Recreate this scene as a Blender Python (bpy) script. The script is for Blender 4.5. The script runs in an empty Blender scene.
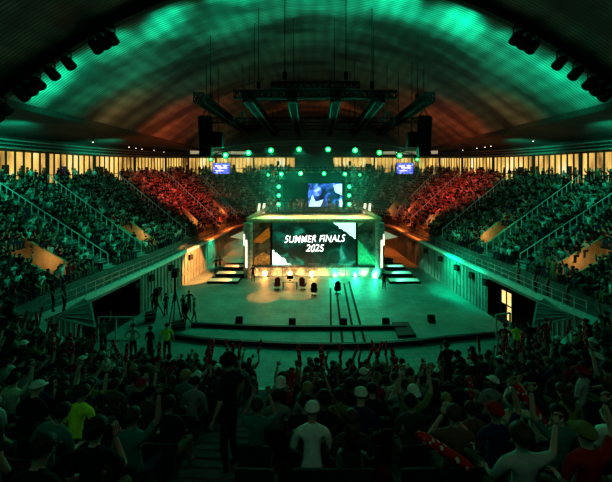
import bpy, bmesh, math, random
import numpy as np
from mathutils import Vector, Matrix, Euler
random.seed(7); rng = np.random.RandomState(7)
SC = bpy.context.scene; COL = SC.collection
PI = math.pi
EYE = 11.0; F = 345.0; CX = 314.0; CY = 177.0

def at(px, py, d):
    """world point seen at pixel (px,py) at depth d metres"""
    return Vector(((px-CX)/F*d, d, EYE-(py-CY)/F*d))
def proj(p):
    return (CX+F*p[0]/p[1], CY+F*(EYE-p[2])/p[1])

# ------------------------------------------------------------------ camera
cd = bpy.data.cameras.new('camera'); cam = bpy.data.objects.new('camera', cd); COL.objects.link(cam)
cam.location = (0, 0, EYE); cam.rotation_euler = (PI/2, 0, 0)
cd.sensor_width = 36; cd.lens = F/612*36
cd.shift_x = -8/612; cd.shift_y = -64/612
cd.clip_start = 0.1; cd.clip_end = 300
SC.camera = cam
SC.view_settings.view_transform = 'Standard'
SC.view_settings.look = 'None'; SC.view_settings.gamma = .82
w = bpy.data.worlds.new('world'); SC.world = w; w.use_nodes = True
w.node_tree.nodes['Background'].inputs[0].default_value = (0.01, 0.02, 0.016, 1)
w.node_tree.nodes['Background'].inputs[1].default_value = 0.15

# ------------------------------------------------------------------ materials
MATS = {}
def mat(name, col=(.5,.5,.5), rough=.7, metal=0., emit=None, es=1., var=0., vscale=4., bump=0., spec=.3):
    if name in MATS: return MATS[name]
    m = bpy.data.materials.new(name); m.use_nodes = True
    nt = m.node_tree; b = nt.nodes['Principled BSDF']
    b.inputs['Base Color'].default_value = (*col, 1); b.inputs['Roughness'].default_value = rough
    b.inputs['Metallic'].default_value = metal; b.inputs['Specular IOR Level'].default_value = spec
    if emit is not None:
        b.inputs['Emission Color'].default_value = (*emit, 1); b.inputs['Emission Strength'].default_value = es
    if var > 0 or bump > 0:
        tc = nt.nodes.new('ShaderNodeTexCoord'); n = nt.nodes.new('ShaderNodeTexNoise')
        n.inputs['Scale'].default_value = vscale; n.inputs['Detail'].default_value = 4
        nt.links.new(tc.outputs['Object'], n.inputs['Vector'])
        if var > 0:
            r = nt.nodes.new('ShaderNodeValToRGB')
            r.color_ramp.elements[0].position = .3; r.color_ramp.elements[1].position = .7
            r.color_ramp.elements[0].color = (*[max(0, c*(1-var)) for c in col], 1)
            r.color_ramp.elements[1].color = (*[min(1, c*(1+var)) for c in col], 1)
            nt.links.new(n.outputs['Fac'], r.inputs['Fac']); nt.links.new(r.outputs['Color'], b.inputs['Base Color'])
        if bump > 0:
            bp = nt.nodes.new('ShaderNodeBump'); bp.inputs['Strength'].default_value = bump
            nt.links.new(n.outputs['Fac'], bp.inputs['Height']); nt.links.new(bp.outputs['Normal'], b.inputs['Normal'])
    MATS[name] = m
    return m

def N(m, t): return m.node_tree.nodes.new(t)
def L(m, a, b): m.node_tree.links.new(a, b)

black = mat('black_metal', (.01,.01,.01), .7, .0, var=.3, vscale=8, spec=.08)
dark = mat('dark_paint', (.03,.032,.032), .8, var=.3)
concrete = mat('concrete_terrace', (.12,.125,.12), .9, var=.35, vscale=1.5)
concrete_l = mat('concrete_pale', (.36,.37,.35), .8, var=.25, vscale=2)
steel = mat('galvanised_steel', (.45,.46,.46), .4, .8, var=.15)
cream = mat('cream_wall', (.75,.55,.33), .8, var=.15, vscale=2)
beamm = mat('roof_beam_dark', (.04,.045,.04), .8, var=.3)
white = mat('white_panel', (.8,.8,.78), .6, var=.08)

# floor: grey boards, green of the lamps tinted into their colour
fm = mat('court_floor', (.33,.35,.34), .55, spec=.18)
tc = N(fm,'ShaderNodeTexCoord'); n1 = N(fm,'ShaderNodeTexNoise'); n1.inputs['Scale'].default_value = .45; n1.inputs['Detail'].default_value = 8; n1.inputs['Roughness'].default_value=.65
br = N(fm,'ShaderNodeTexBrick'); br.inputs['Scale'].default_value = .5; br.inputs['Mortar Size'].default_value = .006
br.inputs['Color1'].default_value=(.29,.36,.33,1); br.inputs['Color2'].default_value=(.25,.31,.29,1); br.inputs['Mortar'].default_value=(.1,.18,.15,1)
L(fm, tc.outputs['Object'], n1.inputs['Vector']); L(fm, tc.outputs['Object'], br.inputs['Vector'])
mx = N(fm,'ShaderNodeMix'); mx.data_type='RGBA'; mx.blend_type='MULTIPLY'; mx.inputs[0].default_value=.8
cr = N(fm,'ShaderNodeValToRGB'); cr.color_ramp.elements[0].position=.3; cr.color_ramp.elements[0].color=(.45,.45,.45,1); cr.color_ramp.elements[1].position=.75; cr.color_ramp.elements[1].color=(1,1,1,1)
L(fm, n1.outputs['Fac'], cr.inputs[0]); L(fm, br.outputs['Color'], mx.inputs[6]); L(fm, cr.outputs[0], mx.inputs[7])
L(fm, mx.outputs[2], fm.node_tree.nodes['Principled BSDF'].inputs['Base Color'])

# ceiling: corrugated sheet, fine ribs running across the hall
cm = mat('ceiling_sheet', (.2,.18,.15), .55, spec=.5)
tc = N(cm,'ShaderNodeTexCoord'); wv = N(cm,'ShaderNodeTexWave'); wv.wave_type='BANDS'; wv.bands_direction='Y'; wv.inputs['Scale'].default_value=1.3; wv.inputs['Distortion'].default_value=.6; wv.inputs['Detail'].default_value=2
wv2 = N(cm,'ShaderNodeTexWave'); wv2.wave_type='BANDS'; wv2.bands_direction='X'; wv2.inputs['Scale'].default_value=.28; wv2.inputs['Distortion'].default_value=1.5
nz = N(cm,'ShaderNodeTexNoise'); nz.inputs['Scale'].default_value=.25; nz.inputs['Detail'].default_value=6
mp = N(cm,'ShaderNodeMapping'); mp.inputs['Scale'].default_value=(.45,1.3,.45)
for t in (wv,wv2): L(cm, tc.outputs['Object'], t.inputs['Vector'])
L(cm, tc.outputs['Object'], mp.inputs['Vector']); L(cm, mp.outputs[0], nz.inputs['Vector'])
r1 = N(cm,'ShaderNodeValToRGB'); r1.color_ramp.elements[0].color=(.09,.10,.09,1); r1.color_ramp.elements[1].color=(.27,.3,.27,1)
r2 = N(cm,'ShaderNodeValToRGB'); r2.color_ramp.elements[0].color=(.7,.7,.7,1); r2.color_ramp.elements[1].color=(1,1,1,1)
r3 = N(cm,'ShaderNodeValToRGB'); r3.color_ramp.elements[0].position=.38; r3.color_ramp.elements[0].color=(.16,.16,.16,1); r3.color_ramp.elements[1].position=.62; r3.color_ramp.elements[1].color=(1,1,1,1)
L(cm, wv.outputs['Fac'], r1.inputs[0]); L(cm, wv2.outputs['Fac'], r2.inputs[0]); L(cm, nz.outputs['Fac'], r3.inputs[0])
m1 = N(cm,'ShaderNodeMix'); m1.data_type='RGBA'; m1.blend_type='MULTIPLY'; m1.inputs[0].default_value=1
m2 = N(cm,'ShaderNodeMix'); m2.data_type='RGBA'; m2.blend_type='MULTIPLY'; m2.inputs[0].default_value=1
L(cm, r1.outputs[0], m1.inputs[6]); L(cm, r2.outputs[0], m1.inputs[7]); L(cm, m1.outputs[2], m2.inputs[6]); L(cm, r3.outputs[0], m2.inputs[7])
L(cm, m2.outputs[2], cm.node_tree.nodes['Principled BSDF'].inputs['Base Color'])

def emis_ramp(name, stops, strength, scale=1., texture='noise', detail=3., map_scale=(1,1,1), distortion=0.):
    """a self-lit surface (LED screen, lit room wall) with a procedural image on it"""
    m = bpy.data.materials.new(name); m.use_nodes = True; b = m.node_tree.nodes['Principled BSDF']
    b.inputs['Base Color'].default_value=(.02,.02,.02,1); b.inputs['Roughness'].default_value=.5
    tc = N(m,'ShaderNodeTexCoord'); mp = N(m,'ShaderNodeMapping'); mp.inputs['Scale'].default_value=map_scale
    t = N(m,'ShaderNodeTexNoise'); t.inputs['Scale'].default_value=scale; t.inputs['Detail'].default_value=detail
    t.inputs['Distortion'].default_value=distortion
    L(m, tc.outputs['Object'], mp.inputs['Vector']); L(m, mp.outputs[0], t.inputs['Vector'])
    r = N(m,'ShaderNodeValToRGB')
    e = r.color_ramp.elements
    while len(e) < len(stops): e.new(.5)
    for i,(p,c) in enumerate(stops): e[i].position=p; e[i].color=(*c,1)
    L(m, t.outputs['Fac'], r.inputs[0]); L(m, r.outputs[0], b.inputs['Emission Color']); b.inputs['Emission Strength'].default_value=strength
    return m

# ------------------------------------------------------------------ mesh helpers
class MB:
    def __init__(s): s.v=[]; s.f=[]; s.m=[]
    def add(s, vs, fs, mi=0):
        o=len(s.v); s.v += [tuple(v) for v in vs]; s.f += [tuple(i+o for i in f) for f in fs]; s.m += [mi]*len(fs); return s
    def box(s, c, size, rz=0, mi=0, rx=0, ry=0):
        hx,hy,hz = [q/2 for q in size]; M = Euler((rx,ry,rz)).to_matrix(); c=Vector(c)
        vs=[c+M@Vector((x*hx,y*hy,z*hz)) for z in (-1,1) for x,y in ((-1,-1),(1,-1),(1,1),(-1,1))]
        return s.add(vs, [(3,2,1,0),(4,5,6,7),(0,1,5,4),(1,2,6,5),(2,3,7,6),(3,0,4,7)], mi)
    def bar(s, a, b, w=.05, h=None, mi=0):
        a=Vector(a); b=Vector(b); d=(b-a); l=d.length
        if l<1e-6: return s
        d/=l; up=Vector((0,0,1)) if abs(d.z)<.95 else Vector((0,1,0)); x=d.cross(up).normalized(); y=x.cross(d)
        h=h or w; vs=[]
        for p in (a,b):
            for sx,sy in ((-1,-1),(1,-1),(1,1),(-1,1)): vs.append(p+x*sx*w/2+y*sy*h/2)
        return s.add(vs, [(3,2,1,0),(4,5,6,7),(0,1,5,4),(1,2,6,5),(2,3,7,6),(3,0,4,7)], mi)
    def tube(s, pts, r, n=8, mi=0, cap=True):
        pts=[Vector(p) for p in pts]; rs = r if isinstance(r,(list,tuple)) else [r]*len(pts); vs=[]
        for i,p in enumerate(pts):
            d=(pts[min(i+1,len(pts)-1)]-pts[max(i-1,0)]).normalized()
            up=Vector((0,0,1)) if abs(d.z)<.9 else Vector((0,1,0)); x=d.cross(up).normalized(); y=x.cross(d)
            for k in range(n):
                a=2*PI*k/n; vs.append(p+x*math.cos(a)*rs[i]+y*math.sin(a)*rs[i])
        fs=[(i*n+k, i*n+(k+1)%n, (i+1)*n+(k+1)%n, (i+1)*n+k) for i in range(len(pts)-1) for k in range(n)]
        if cap: fs += [tuple(range(n-1,-1,-1)), tuple((len(pts)-1)*n+k for k in range(n))]
        return s.add(vs, fs, mi)
    def ball(s, c, r, n=10, m=6, mi=0, M=None):
        c=Vector(c); r=r if isinstance(r,(tuple,list)) else (r,r,r); vs=[]
        def P(v): return c+(M@v if M else v)
        vs.append(P(Vector((0,0,-r[2]))))
        for i in range(1,m):
            ph=-PI/2+PI*i/m
            for k in range(n):
                a=2*PI*k/n; vs.append(P(Vector((r[0]*math.cos(ph)*math.cos(a), r[1]*math.cos(ph)*math.sin(a), r[2]*math.sin(ph)))))
        vs.append(P(Vector((0,0,r[2]))))
        fs=[(0,1+(k+1)%n,1+k) for k in range(n)]
        for i in range(m-2):
            for k in range(n): fs.append((1+i*n+k,1+i*n+(k+1)%n,1+(i+1)*n+(k+1)%n,1+(i+1)*n+k))
        t=len(vs)-1; fs += [(t,1+(m-2)*n+k,1+(m-2)*n+(k+1)%n) for k in range(n)]
        return s.add(vs, fs, mi)
    def quad(s, a,b,c,d, mi=0): return s.add([a,b,c,d],[(0,1,2,3)],mi)
    def mesh(s, name):
        me=bpy.data.meshes.new(name); me.from_pydata(s.v,[],s.f); me.update()
        me.polygons.foreach_set('material_index', s.m); return me
    def build(s, name, mats, parent=None, smooth=False):
        me=s.mesh(name); mats = mats if isinstance(mats,(list,tuple)) else [mats]
        for q in mats: me.materials.append(q)
        if smooth: me.polygons.foreach_set('use_smooth',[True]*len(me.polygons))
        o=bpy.data.objects.new(name, me); COL.objects.link(o)
        if parent: o.parent=parent
        return o
def tag(o, label=None, cat=None, group=None, kind=None):
    if label: o['label']=label
    if cat: o['category']=cat
    if group: o['group']=group
    if kind: o['kind']=kind
    return o
def empty(name, loc=(0,0,0), rz=0., label=None, cat=None, group=None):
    o=bpy.data.objects.new(name,None); COL.objects.link(o); o.location=loc; o.rotation_euler=(0,0,rz); o.empty_display_size=.2
    return tag(o,label,cat,group)
def copy_tree(o, parent=None, children=None):
    c=o.copy(); COL.objects.link(c); c.parent=parent
    for ch in KIDS.get(o.name, []): copy_tree(ch, c)
    return c
KIDS={}
def regkids(o):
    KIDS[o.name]=[c for c in bpy.data.objects if c.parent==o]
    for c in KIDS[o.name]: regkids(c)
def ordinal(n):
    w_={1:'first',2:'second',3:'third',4:'fourth',5:'fifth',6:'sixth',7:'seventh',8:'eighth',9:'ninth',10:'tenth',11:'eleventh',12:'twelfth'}
    return w_.get(n) or '%d%s'%(n, 'th' if 10<=n%100<=20 else {1:'st',2:'nd',3:'rd'}.get(n%10,'th'))

# ------------------------------------------------------------------ bowl plan (metres; left half, mirrored)
CTRL = [ # k: inner x,y | outer x,y | z_rim z_first z_top | walkway width
 (0.0,14.0,   0.0,-2.6,  2.3,2.9,9.65, .9),
 (-5.2,14.4, -8.5,-1.5,  2.3,2.9,9.65, .9),
 (-10.8,16.2,-18.5,3.2,  2.6,3.1,9.65, 1.0),
 (-15.3,19.0,-27.0,12.,  3.2,3.8,9.9, 1.3),
 (-14.5,22.5,-28.4,23.,  3.3,4.1,10.1, 1.4),
 (-14.1,26.5,-28.5,31.,  3.3,4.1,10.1, 1.4),
 (-13.6,31.0,-28.0,38.,  3.3,4.1,10.2, 1.4),
 (-13.1,38.0,-27.0,47.,  3.3,4.1,10.4, 1.4),
 (-12.5,46.0,-25.5,57.,  3.3,4.1,10.8, 1.4),
 (-11.9,54.0,-24.0,66.,  3.3,4.1,11.3, 1.4),
 (-9.0,58.5,-19.0,73.,   3.3,4.1,11.7, 1.4),
 (-4.0,60.0,-9.0,76.5,   3.3,4.1,12.0, 1.4),
 (0.0,60.0,   0.0,77.,   3.3,4.1,12.0, 1.4)]
CT=np.array(CTRL); NR=19
def plan(k):
    s=-1 if k<=0 else 1; a=min(abs(k),11.9999); i=int(a); t=a-i
    p1,p2=CT[i],CT[i+1]
    p0 = CT[i-1] if i>0 else CT[1]*np.array([-1,1,-1,1,1,1,1,1]); p3 = CT[i+2] if i+2<len(CT) else CT[11]*np.array([-1,1,-1,1,1,1,1,1])
    if i==2: p3=2*p2-p1
    if i==3: p0=2*p1-p2
    v=.5*((2*p1)+(-p0+p2)*t+(2*p0-5*p1+4*p2-p3)*t*t+(-p0+3*p1-3*p2+p3)*t**3)
    v=v.copy()
    if s>0: v[0]*=-1; v[2]*=-1
    return v          # k<=0 : left (negative x); k>0 : right
def bowl(k, r):
    """point on the terrace: r in row units (0 = front edge of first row, NR = top)"""
    v=plan(k); I=Vector((v[0],v[1],0)); O=Vector((v[2],v[3],0)); Ln=(O-I).length; f=v[7]/Ln
    p=I.lerp(O, f+(1-f)*r/NR); return p
def rowz(k,r): v=plan(k); return v[5]+(v[6]-v[5])*r/(NR-1)
def facing(k):
    v=plan(k); d=Vector((v[0]-v[2],v[1]-v[3],0)); return d.normalized()

VOMS=[-4.0,-6.05,-7.5,-8.75,4.02,6.02,7.6,8.65,9.35]   # entrance mouths in the terraces (k)
VHALF=.16
VOMR=6
AISLES=[-10.3,-9.2,-8.15,-7.0,-5.75,-4.85,-2.35,-1.35,-.25,.75,1.8,2.55,4.85,5.75,7.0,8.2,9.05,10.3]

def in_vom(k,r):
    return r<VOMR and r>=1 and any(abs(k-v)<vh(v) for v in VOMS)
def arc_len_per_k(k, r=3):
    a=bowl(max(-11.99,k-.05),r); b=bowl(min(11.99,k+.05),r); return (a-b).length/.1
def vh(v): return .95/arc_len_per_k(v,2)

def terrace(name, k0, k1, step=.25):
    ks=list(np.arange(k0,k1+1e-6,step))
    for v in VOMS:
        if k0<v<k1: ks += [v-vh(v), v+vh(v)]
    ks=sorted(set(round(float(k),5) for k in ks)); m=MB()
    for a,b in zip(ks[:-1],ks[1:]):
        mid=(a+b)/2; va,vb=plan(a),plan(b)
        ia,ib=Vector((va[0],va[1],va[4])),Vector((vb[0],vb[1],vb[4]))
        wa,wb=bowl(a,0),bowl(b,0); wa.z=va[4]; wb.z=vb[4]
        m.quad(ia,ib,wb,wa,1)                                       # walkway
        fa,fb=wa.copy(),wb.copy(); fa.z=rowz(a,0); fb.z=rowz(b,0)
        m.quad(wa,wb,fb,fa,1)
        for r in range(NR):
            if in_vom(mid,r+.0) : continue
            pa,pb,qa,qb=bowl(a,r),bowl(b,r),bowl(a,r+1),bowl(b,r+1)
            za,zb=rowz(a,r),rowz(b,r)
            for p,z in ((pa,za),(pb,zb),(qa,za),(qb,zb)): p.z=z
            m.quad(pa,pb,qb,qa)
            if r+1<NR:
                ta,tb=qa.copy(),qb.copy(); ta.z=rowz(a,r+1); tb.z=rowz(b,r+1)
                m.quad(qa,qb,tb,ta)
    return tag(m.build(name,[concrete,mat('walkway_concrete',(.13,.15,.14),.85,var=.3)]), kind='structure')
terrace('terrace_near',-2.75,2.75); terrace('terrace_left',-9.5,-2.75); terrace('terrace_right',2.75,9.5)
terrace('terrace_far',9.5,12.0); terrace('terrace_far_left',-12.0,-9.5)

# aisle stairs: half-height steps; pale nosings on side stands, near ones darkened as in shade
def aisle(k, i):
    m=MB(); f=facing(k); side=Vector((f.y,-f.x,0)); v=plan(k)
    for r in range(NR):
        for hstep in (0,.5):
            a=bowl(k,r+hstep); b=bowl(k,r+hstep+.5); z=rowz(k,r)+hstep*(rowz(k,1)-rowz(k,0))
            z0=rowz(k,r)
            w_=.55
            p=[a-side*w_,a+side*w_,b+side*w_,b-side*w_]
            lo=[Vector((q.x,q.y,z0-.02)) for q in p]; hi=[Vector((q.x,q.y,z+.02)) for q in p]
            m.add(lo+hi,[(4,5,6,7),(0,1,5,4),(1,2,6,5),(3,0,4,7)],0)
            n0=[a-side*w_,a+side*w_,a+side*w_-f*.1,a-side*w_-f*.1]
            m.add([Vector((q.x,q.y,z+.03)) for q in n0],[(0,1,2,3)],1)
    return tag(m.build('trim_%d'%i,[concrete_l, white] if abs(k)>3 else [concrete,concrete]), kind='structure')
for i,k in enumerate(AISLES): aisle(k,i+1)
n_=0
for k in sorted(AISLES,key=lambda q:(q>0,abs(q))):
    if not 3<abs(k)<10: continue
    n_=n_+1 if (k<0 or abs(k)>4.9) else 1
    m=MB(); pts=[]
    for r in range(0,NR): p=bowl(k,r+.3); pts.append(Vector((p.x,p.y,rowz(k,r)+.1)))
    m.tube([p+Vector((0,0,.95)) for p in pts],.04,6)
    for p in pts: m.bar(p,p+Vector((0,0,.95)),.05)
    side='left' if k<0 else 'right'
    tag(m.build('aisle_railing',mat('railing_white_glow',(.8,.82,.8),.5,emit=(.1,.9,.6),es=.05)),'pale handrail climbing the %s stand aisle, %s counted from the near corner'%(side,ordinal(n_)),'railing','handrails of the side stand aisles')  # faint green glow in the material stands in for green light on the rail

# ------------------------------------------------------------------ floor, perimeter walls
m=MB(); m.box((0,36,-.1),(44,62,.2)); tag(m.build('floor',fm),kind='structure')
wallm = mat('perimeter_wall_boards', (.24,.27,.25), .6, var=.2, vscale=1)
OPEN={-1:(-5.35,-3.75), 1:(3.75,5.3)}
def rimwall(name, ks, sgn):
    m=MB(); ks=list(ks)
    for a,b in zip(ks[:-1],ks[1:]):
        mid=(a+b)/2; va,vb=plan(a),plan(b); f=facing(mid); zt=va[4]; zt2=vb[4]
        p,q=Vector((va[0],va[1],0)),Vector((vb[0],vb[1],0))
        op = sgn!=0 and OPEN[sgn][0]<mid<OPEN[sgn][1]
        z0 = zt-.45 if op else 0
        m.add([p+Vector((0,0,z0)),q+Vector((0,0,z0)),q+Vector((0,0,zt2)),p+Vector((0,0,zt))],[(0,1,2,3)])
        # coping
        o=f*.16
        m.add([p+o+Vector((0,0,zt-.18)),q+o+Vector((0,0,zt2-.18)),q+o+Vector((0,0,zt2+.08)),p+o+Vector((0,0,zt+.08)),p-f*.3+Vector((0,0,zt+.08)),q-f*.3+Vector((0,0,zt2+.08))],[(0,1,2,3),(3,2,5,4)],1)
        if not op and sgn!=0:                                         # vertical board ribs
            n=max(1,int((q-p).length/.45))
            for j in range(n):
                c=p.lerp(q,(j+.5)/n)+f*.03; m.bar(c,c+Vector((0,0,zt-.2)),.09,.08)
            m.bar(p+f*.05+Vector((0,0,1.1)),q+f*.05+Vector((0,0,1.1)),.06)
    return tag(m.build(name,[wallm,mat('coping_pale',(.7,.72,.7),.6,var=.1)]),kind='structure')
def kr(a,b,s=.1): return [round(float(x),4) for x in np.arange(a,b+1e-6,s)]
rimwall('wall_left',kr(-9.5,-2.8),-1); rimwall('wall_right',kr(2.8,9.5),1)
rimwall('wall_near',kr(-2.8,2.8),0); rimwall('wall_far',kr(9.5,12.0),0); rimwall('wall_far_left',kr(-12.0,-9.5),0)
# wall hung boxes along the perimeter boards (small dark loudspeakers)
def wallbox(k, z, lab, idx):
    v=plan(k); f=facing(k); rz=math.atan2(f.y,f.x)-PI/2
    t=empty('wall_speaker',(v[0]+f.x*.12,v[1]+f.y*.12,z),rz,lab,'speaker','dark boxes on the perimeter walls')
    MB().box((0,.12,0),(.42,.26,.5)).build('cabinet',black,t); MB().box((0,.26,0),(.34,.02,.4)).build('grille',dark,t)
    MB().bar((0,-.02,.2),(0,.06,.2),.06).build('bracket',steel,t)
kk=[(5.3,'below the second aisle of the right stand'),(5.75,'at the foot of the right green wall, mid length'),(6.2,'left of the mid wall box on the right green boards'),(6.7,'on the orange-lit right wall, nearest of three'),(7.2,'on the orange-lit right wall, middle of three'),(7.7,'on the orange-lit right wall, farthest of three')]
for i,(k,l) in enumerate(kk): wallbox(k,2.55,'small dark box speaker '+l,i)
for i,(k,l) in enumerate([(-5.1,'above the tunnel end of the left wall'),(-5.6,'on the green left wall boards before the orange patch'),(-6.2,'over the orange-lit patch of the left wall'),(-6.8,'beyond the orange-lit patch of the left wall')]): wallbox(k,2.55,'small dark box speaker '+l,i)

# players' tunnels behind the wall openings
tunm=mat('tunnel_black',(.008,.008,.008),.9,var=.3)
for s,nm in ((-1,'left'),(1,'right')):
    k0,k1=OPEN[s]; a,b=plan(k0),plan(k1); fa=facing((k0+k1)/2)
    A=Vector((a[0],a[1],0)); B=Vector((b[0],b[1],0)); bk=-fa*4.5; m=MB(); T=Vector((0,0,2.8))
    for p,q in ((A,A+bk),(A+bk,B+bk),(B,B+bk)): m.quad(p,q,q+T,p+T)
    m.quad(A+T,B+T,B+bk+T,A+bk+T); m.quad(A+Vector((0,0,.01)),B+Vector((0,0,.01)),B+bk+Vector((0,0,.01)),A+bk+Vector((0,0,.01)))
    tag(m.build('wall_tunnel_'+nm,tunm),kind='structure')

# lit doorway inside the right tunnel
f=facing(4.3); c=at(503,299,28.3)
lit=emis_ramp('lit_door_glass',[(.3,(.9,.55,.12)),(.7,(1,.8,.4))],1.4,1.5)
t=empty('door_1',(14.75,26.4,0),math.atan2(f.y,f.x)-PI/2); tag(t,kind='structure')
m=MB(); 
for x in (-.6,0,.6): m.box((x,0,1.15),(.08,.1,2.3))
for z in (.05,1.2,2.28): m.box((0,0,z),(1.28,.1,.08))
m.build('door_frame',dark,t); MB().box((-.3,-.02,1.15),(.56,.03,2.2)).box((.3,-.02,1.7),(.56,.03,1.0)).build('door_glass',lit,t)

# vomitories: cream lined entrance mouths cut in the rows
def vom(k, lab, i):
    h=vh(k); v=plan(k)
    t=empty('stand_entrance',(0,0,0),0,lab,'entrance','lit entrance mouths in the stands')
    for nm,kk_ in (('side_wall',k-h),('side_wall',k+h)):
        m=MB()
        for r in range(0,VOMR):
            a,b=bowl(kk_,r+.6),bowl(kk_,r+1.6); f=facing(kk_); sd=Vector((f.y,-f.x,0))*.06
            zt0=rowz(kk_,r+.6)+.6; zt1=rowz(kk_,r+1.6)+.6; zb=v[4]
            vs=[]
            for p,zt in ((a,zt0),(b,zt1)):
                for sg in (-1,1):
                    q=p+sd*sg; vs += [Vector((q.x,q.y,zb)),Vector((q.x,q.y,zt))]
            m.add(vs,[(0,4,5,1),(2,3,7,6),(1,5,7,3),(0,1,3,2),(4,6,7,5)])
        m.build(nm,cream,t)
    a,b=bowl(k-h,VOMR+.6),bowl(k+h,VOMR+.6); zt=rowz(k,VOMR)+.7
    m=MB(); m.quad(Vector((a.x,a.y,v[4])),Vector((b.x,b.y,v[4])),Vector((b.x,b.y,zt)),Vector((a.x,a.y,zt))); m.build('back_wall',cream,t)
    # handrail over the mouth
    m=MB(); m.bar(Vector((a.x,a.y,zt+.35)),Vector((b.x,b.y,zt+.35)),.05)
    for p in (a,b): m.bar(Vector((p.x,p.y,zt)),Vector((p.x,p.y,zt+.35)),.05)
    m.build('handrail',steel,t)
    c=bowl(k,3.2); ld=bpy.data.lights.new('entrance_lamp','POINT'); ld.energy=26; ld.color=(1,.62,.28); ld.shadow_soft_size=.15
    lo=bpy.data.objects.new('entrance_lamp',ld); COL.objects.link(lo); lo.location=(c.x,c.y,rowz(k,3)+.35)
    c2=bowl(k,5.5)
VOME={}
vl=['cream lined stand entrance nearest the left tunnel with two people standing in it','cream lined stand entrance above the left wall beyond the second aisle','cream lined stand entrance amid the red-lit left crowd','small lit stand entrance near the far end of the left stand',
 'cream lined stand entrance above the right tunnel','cream lined stand entrance in the green-lit right crowd between two aisles','cream lined stand entrance where the right crowd turns red','small lit stand entrance amid the red-lit right crowd','small lit stand entrance nearest the stage in the right stand']
for i,k in enumerate(VOMS): vom(k,vl[i],i)

# hand rails on the walkways
def rail(k0,k1,lab,cat='railing'):
    m=MB(); ks=kr(k0,k1,.1); pts=[]
    for k in ks:
        v=plan(k); f=facing(k); pts.append(Vector((v[0],v[1],v[4]+.08))-f*.05)
    for p in pts[::2]: m.bar(p,p+Vector((0,0,.75)),.04)
    for z in (.4,.75): 
        for a,b in zip(pts[:-1],pts[1:]): m.bar(a+Vector((0,0,z)),b+Vector((0,0,z)),.035)
    tag(m.build('walkway_railing',steel),lab,cat)
rail(-9.3,-3.1,'thin steel railing along the rim of the left stand'); rail(3.1,9.3,'thin steel railing along the rim of the right stand')

# glazed corner canopies: sloping ribbed sheets at the two near corners
def corner(sg,lab):
    m=MB(); a=Vector((sg*14.3,20.4,3.42)); 
    A=Vector((sg*11.6,18.3,3.0)); B=Vector((sg*13.6,21.0,3.35)); C=Vector((sg*14.0,18.7,3.35)); D=Vector((sg*14.2,21.3,3.5))
    t=empty('tunnel_canopy',(0,0,0),0,lab,'canopy','pale ribbed canopies at the near corners')
    MB().add([A,B,D,C],[(0,1,2,3)]).build('sheet',concrete,t)
    m=MB()
    for i in range(5):
        f=i/4; m.bar(A.lerp(B,f)+Vector((0,0,.04)),C.lerp(C.lerp(D,.3),f)+Vector((0,0,.04)),.07)
    m.bar(A,B,.1); m.bar(C,D,.08); m.build('rib',concrete_l,t)
corner(-1,'pale sloping canopy with fan ribs over the left tunnel corner'); corner(1,'pale sloping canopy with fan ribs over the right tunnel corner')

# ------------------------------------------------------------------ concourse windows behind the top row
intm = emis_ramp('concourse_interior',[(.3,(.2,.1,.025)),(.42,(.7,.42,.12)),(.56,(1,.66,.2)),(.68,(1,.85,.5)),(.8,(1,.95,.8))],1.3,.55,map_scale=(1,1,.35),detail=5)
glass=bpy.data.materials.new('window_glass'); glass.use_nodes=True; nt=glass.node_tree; nt.nodes.clear()
o_=nt.nodes.new('ShaderNodeOutputMaterial'); mxs=nt.nodes.new('ShaderNodeMixShader'); tr=nt.nodes.new('ShaderNodeBsdfTransparent'); gl=nt.nodes.new('ShaderNodeBsdfGlossy'); gl.inputs['Roughness'].default_value=.08
tr.inputs[0].default_value=(.9,.92,.88,1); mxs.inputs[0].default_value=.06; nt.links.new(tr.outputs[0],mxs.inputs[1]); nt.links.new(gl.outputs[0],mxs.inputs[2]); nt.links.new(mxs.outputs[0],o_.inputs[0])
framem=mat('window_frame_dark',(.05,.045,.035),.6,var=.2)
def out(k, off=0.):
    v=plan(k); f=facing(k); return Vector((v[2],v[3],0))-f*off
def zwin(k):
    z=plan(k)[6]; return z, z+3.45
WB=[3.6,4.3,5.0,5.8,6.6,7.4,8.2,9.0,9.8,10.6,11.3,11.99]
wn=0; inner_m=MB()
for sg in (-1,1):
    for a,b in zip(WB[:-1],WB[1:]):
        wn+=1; A,B=out(sg*a,.1),out(sg*b,.1); z0,z1=zwin(a); z0b,z1b=zwin(b)
        t=empty('window_%d'%wn); tag(t,kind='structure')
        m=MB(); n=max(4,int((A-B).length/.8))
        for j in range(n+1):
            c=A.lerp(B,j/n); zz0=z0+(z0b-z0)*j/n; zz1=z1+(z1b-z1)*j/n; wd=.32 if j in(0,) else .07
            m.bar(c+Vector((0,0,zz0)),c+Vector((0,0,zz1)),wd,.18)
        for fz in (.02,.3,.98):
            m.bar(A+Vector((0,0,z0+(z1-z0)*fz)),B+Vector((0,0,z0b+(z1b-z0b)*fz)),.09)
        m.build('window_frame',framem,t)
        MB().quad(A+Vector((0,0,z0)),B+Vector((0,0,z0b)),B+Vector((0,0,z1b)),A+Vector((0,0,z1))).build('pane',glass,t)
        A2,B2=out(sg*a,2.6),out(sg*b,2.6)
        inner_m.quad(A2+Vector((0,0,z0)),B2+Vector((0,0,z0b)),B2+Vector((0,0,z1b)),A2+Vector((0,0,z1)))
        inner_m.quad(A+Vector((0,0,z0)),B+Vector((0,0,z0b)),B2+Vector((0,0,z0b)),A2+Vector((0,0,z0)),1)
        # dark door leaves and posters of the concourse
        for j in range(3):
            if random.random()<.6:
                f0=random.uniform(.1,.85); c=A2.lerp(B2,f0); d=(B2-A2).normalized(); inner_m.bar(c+Vector((0,0,z0)),c+Vector((0,0,z0+2.1)),random.uniform(.5,1.3),.12,1)
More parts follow.
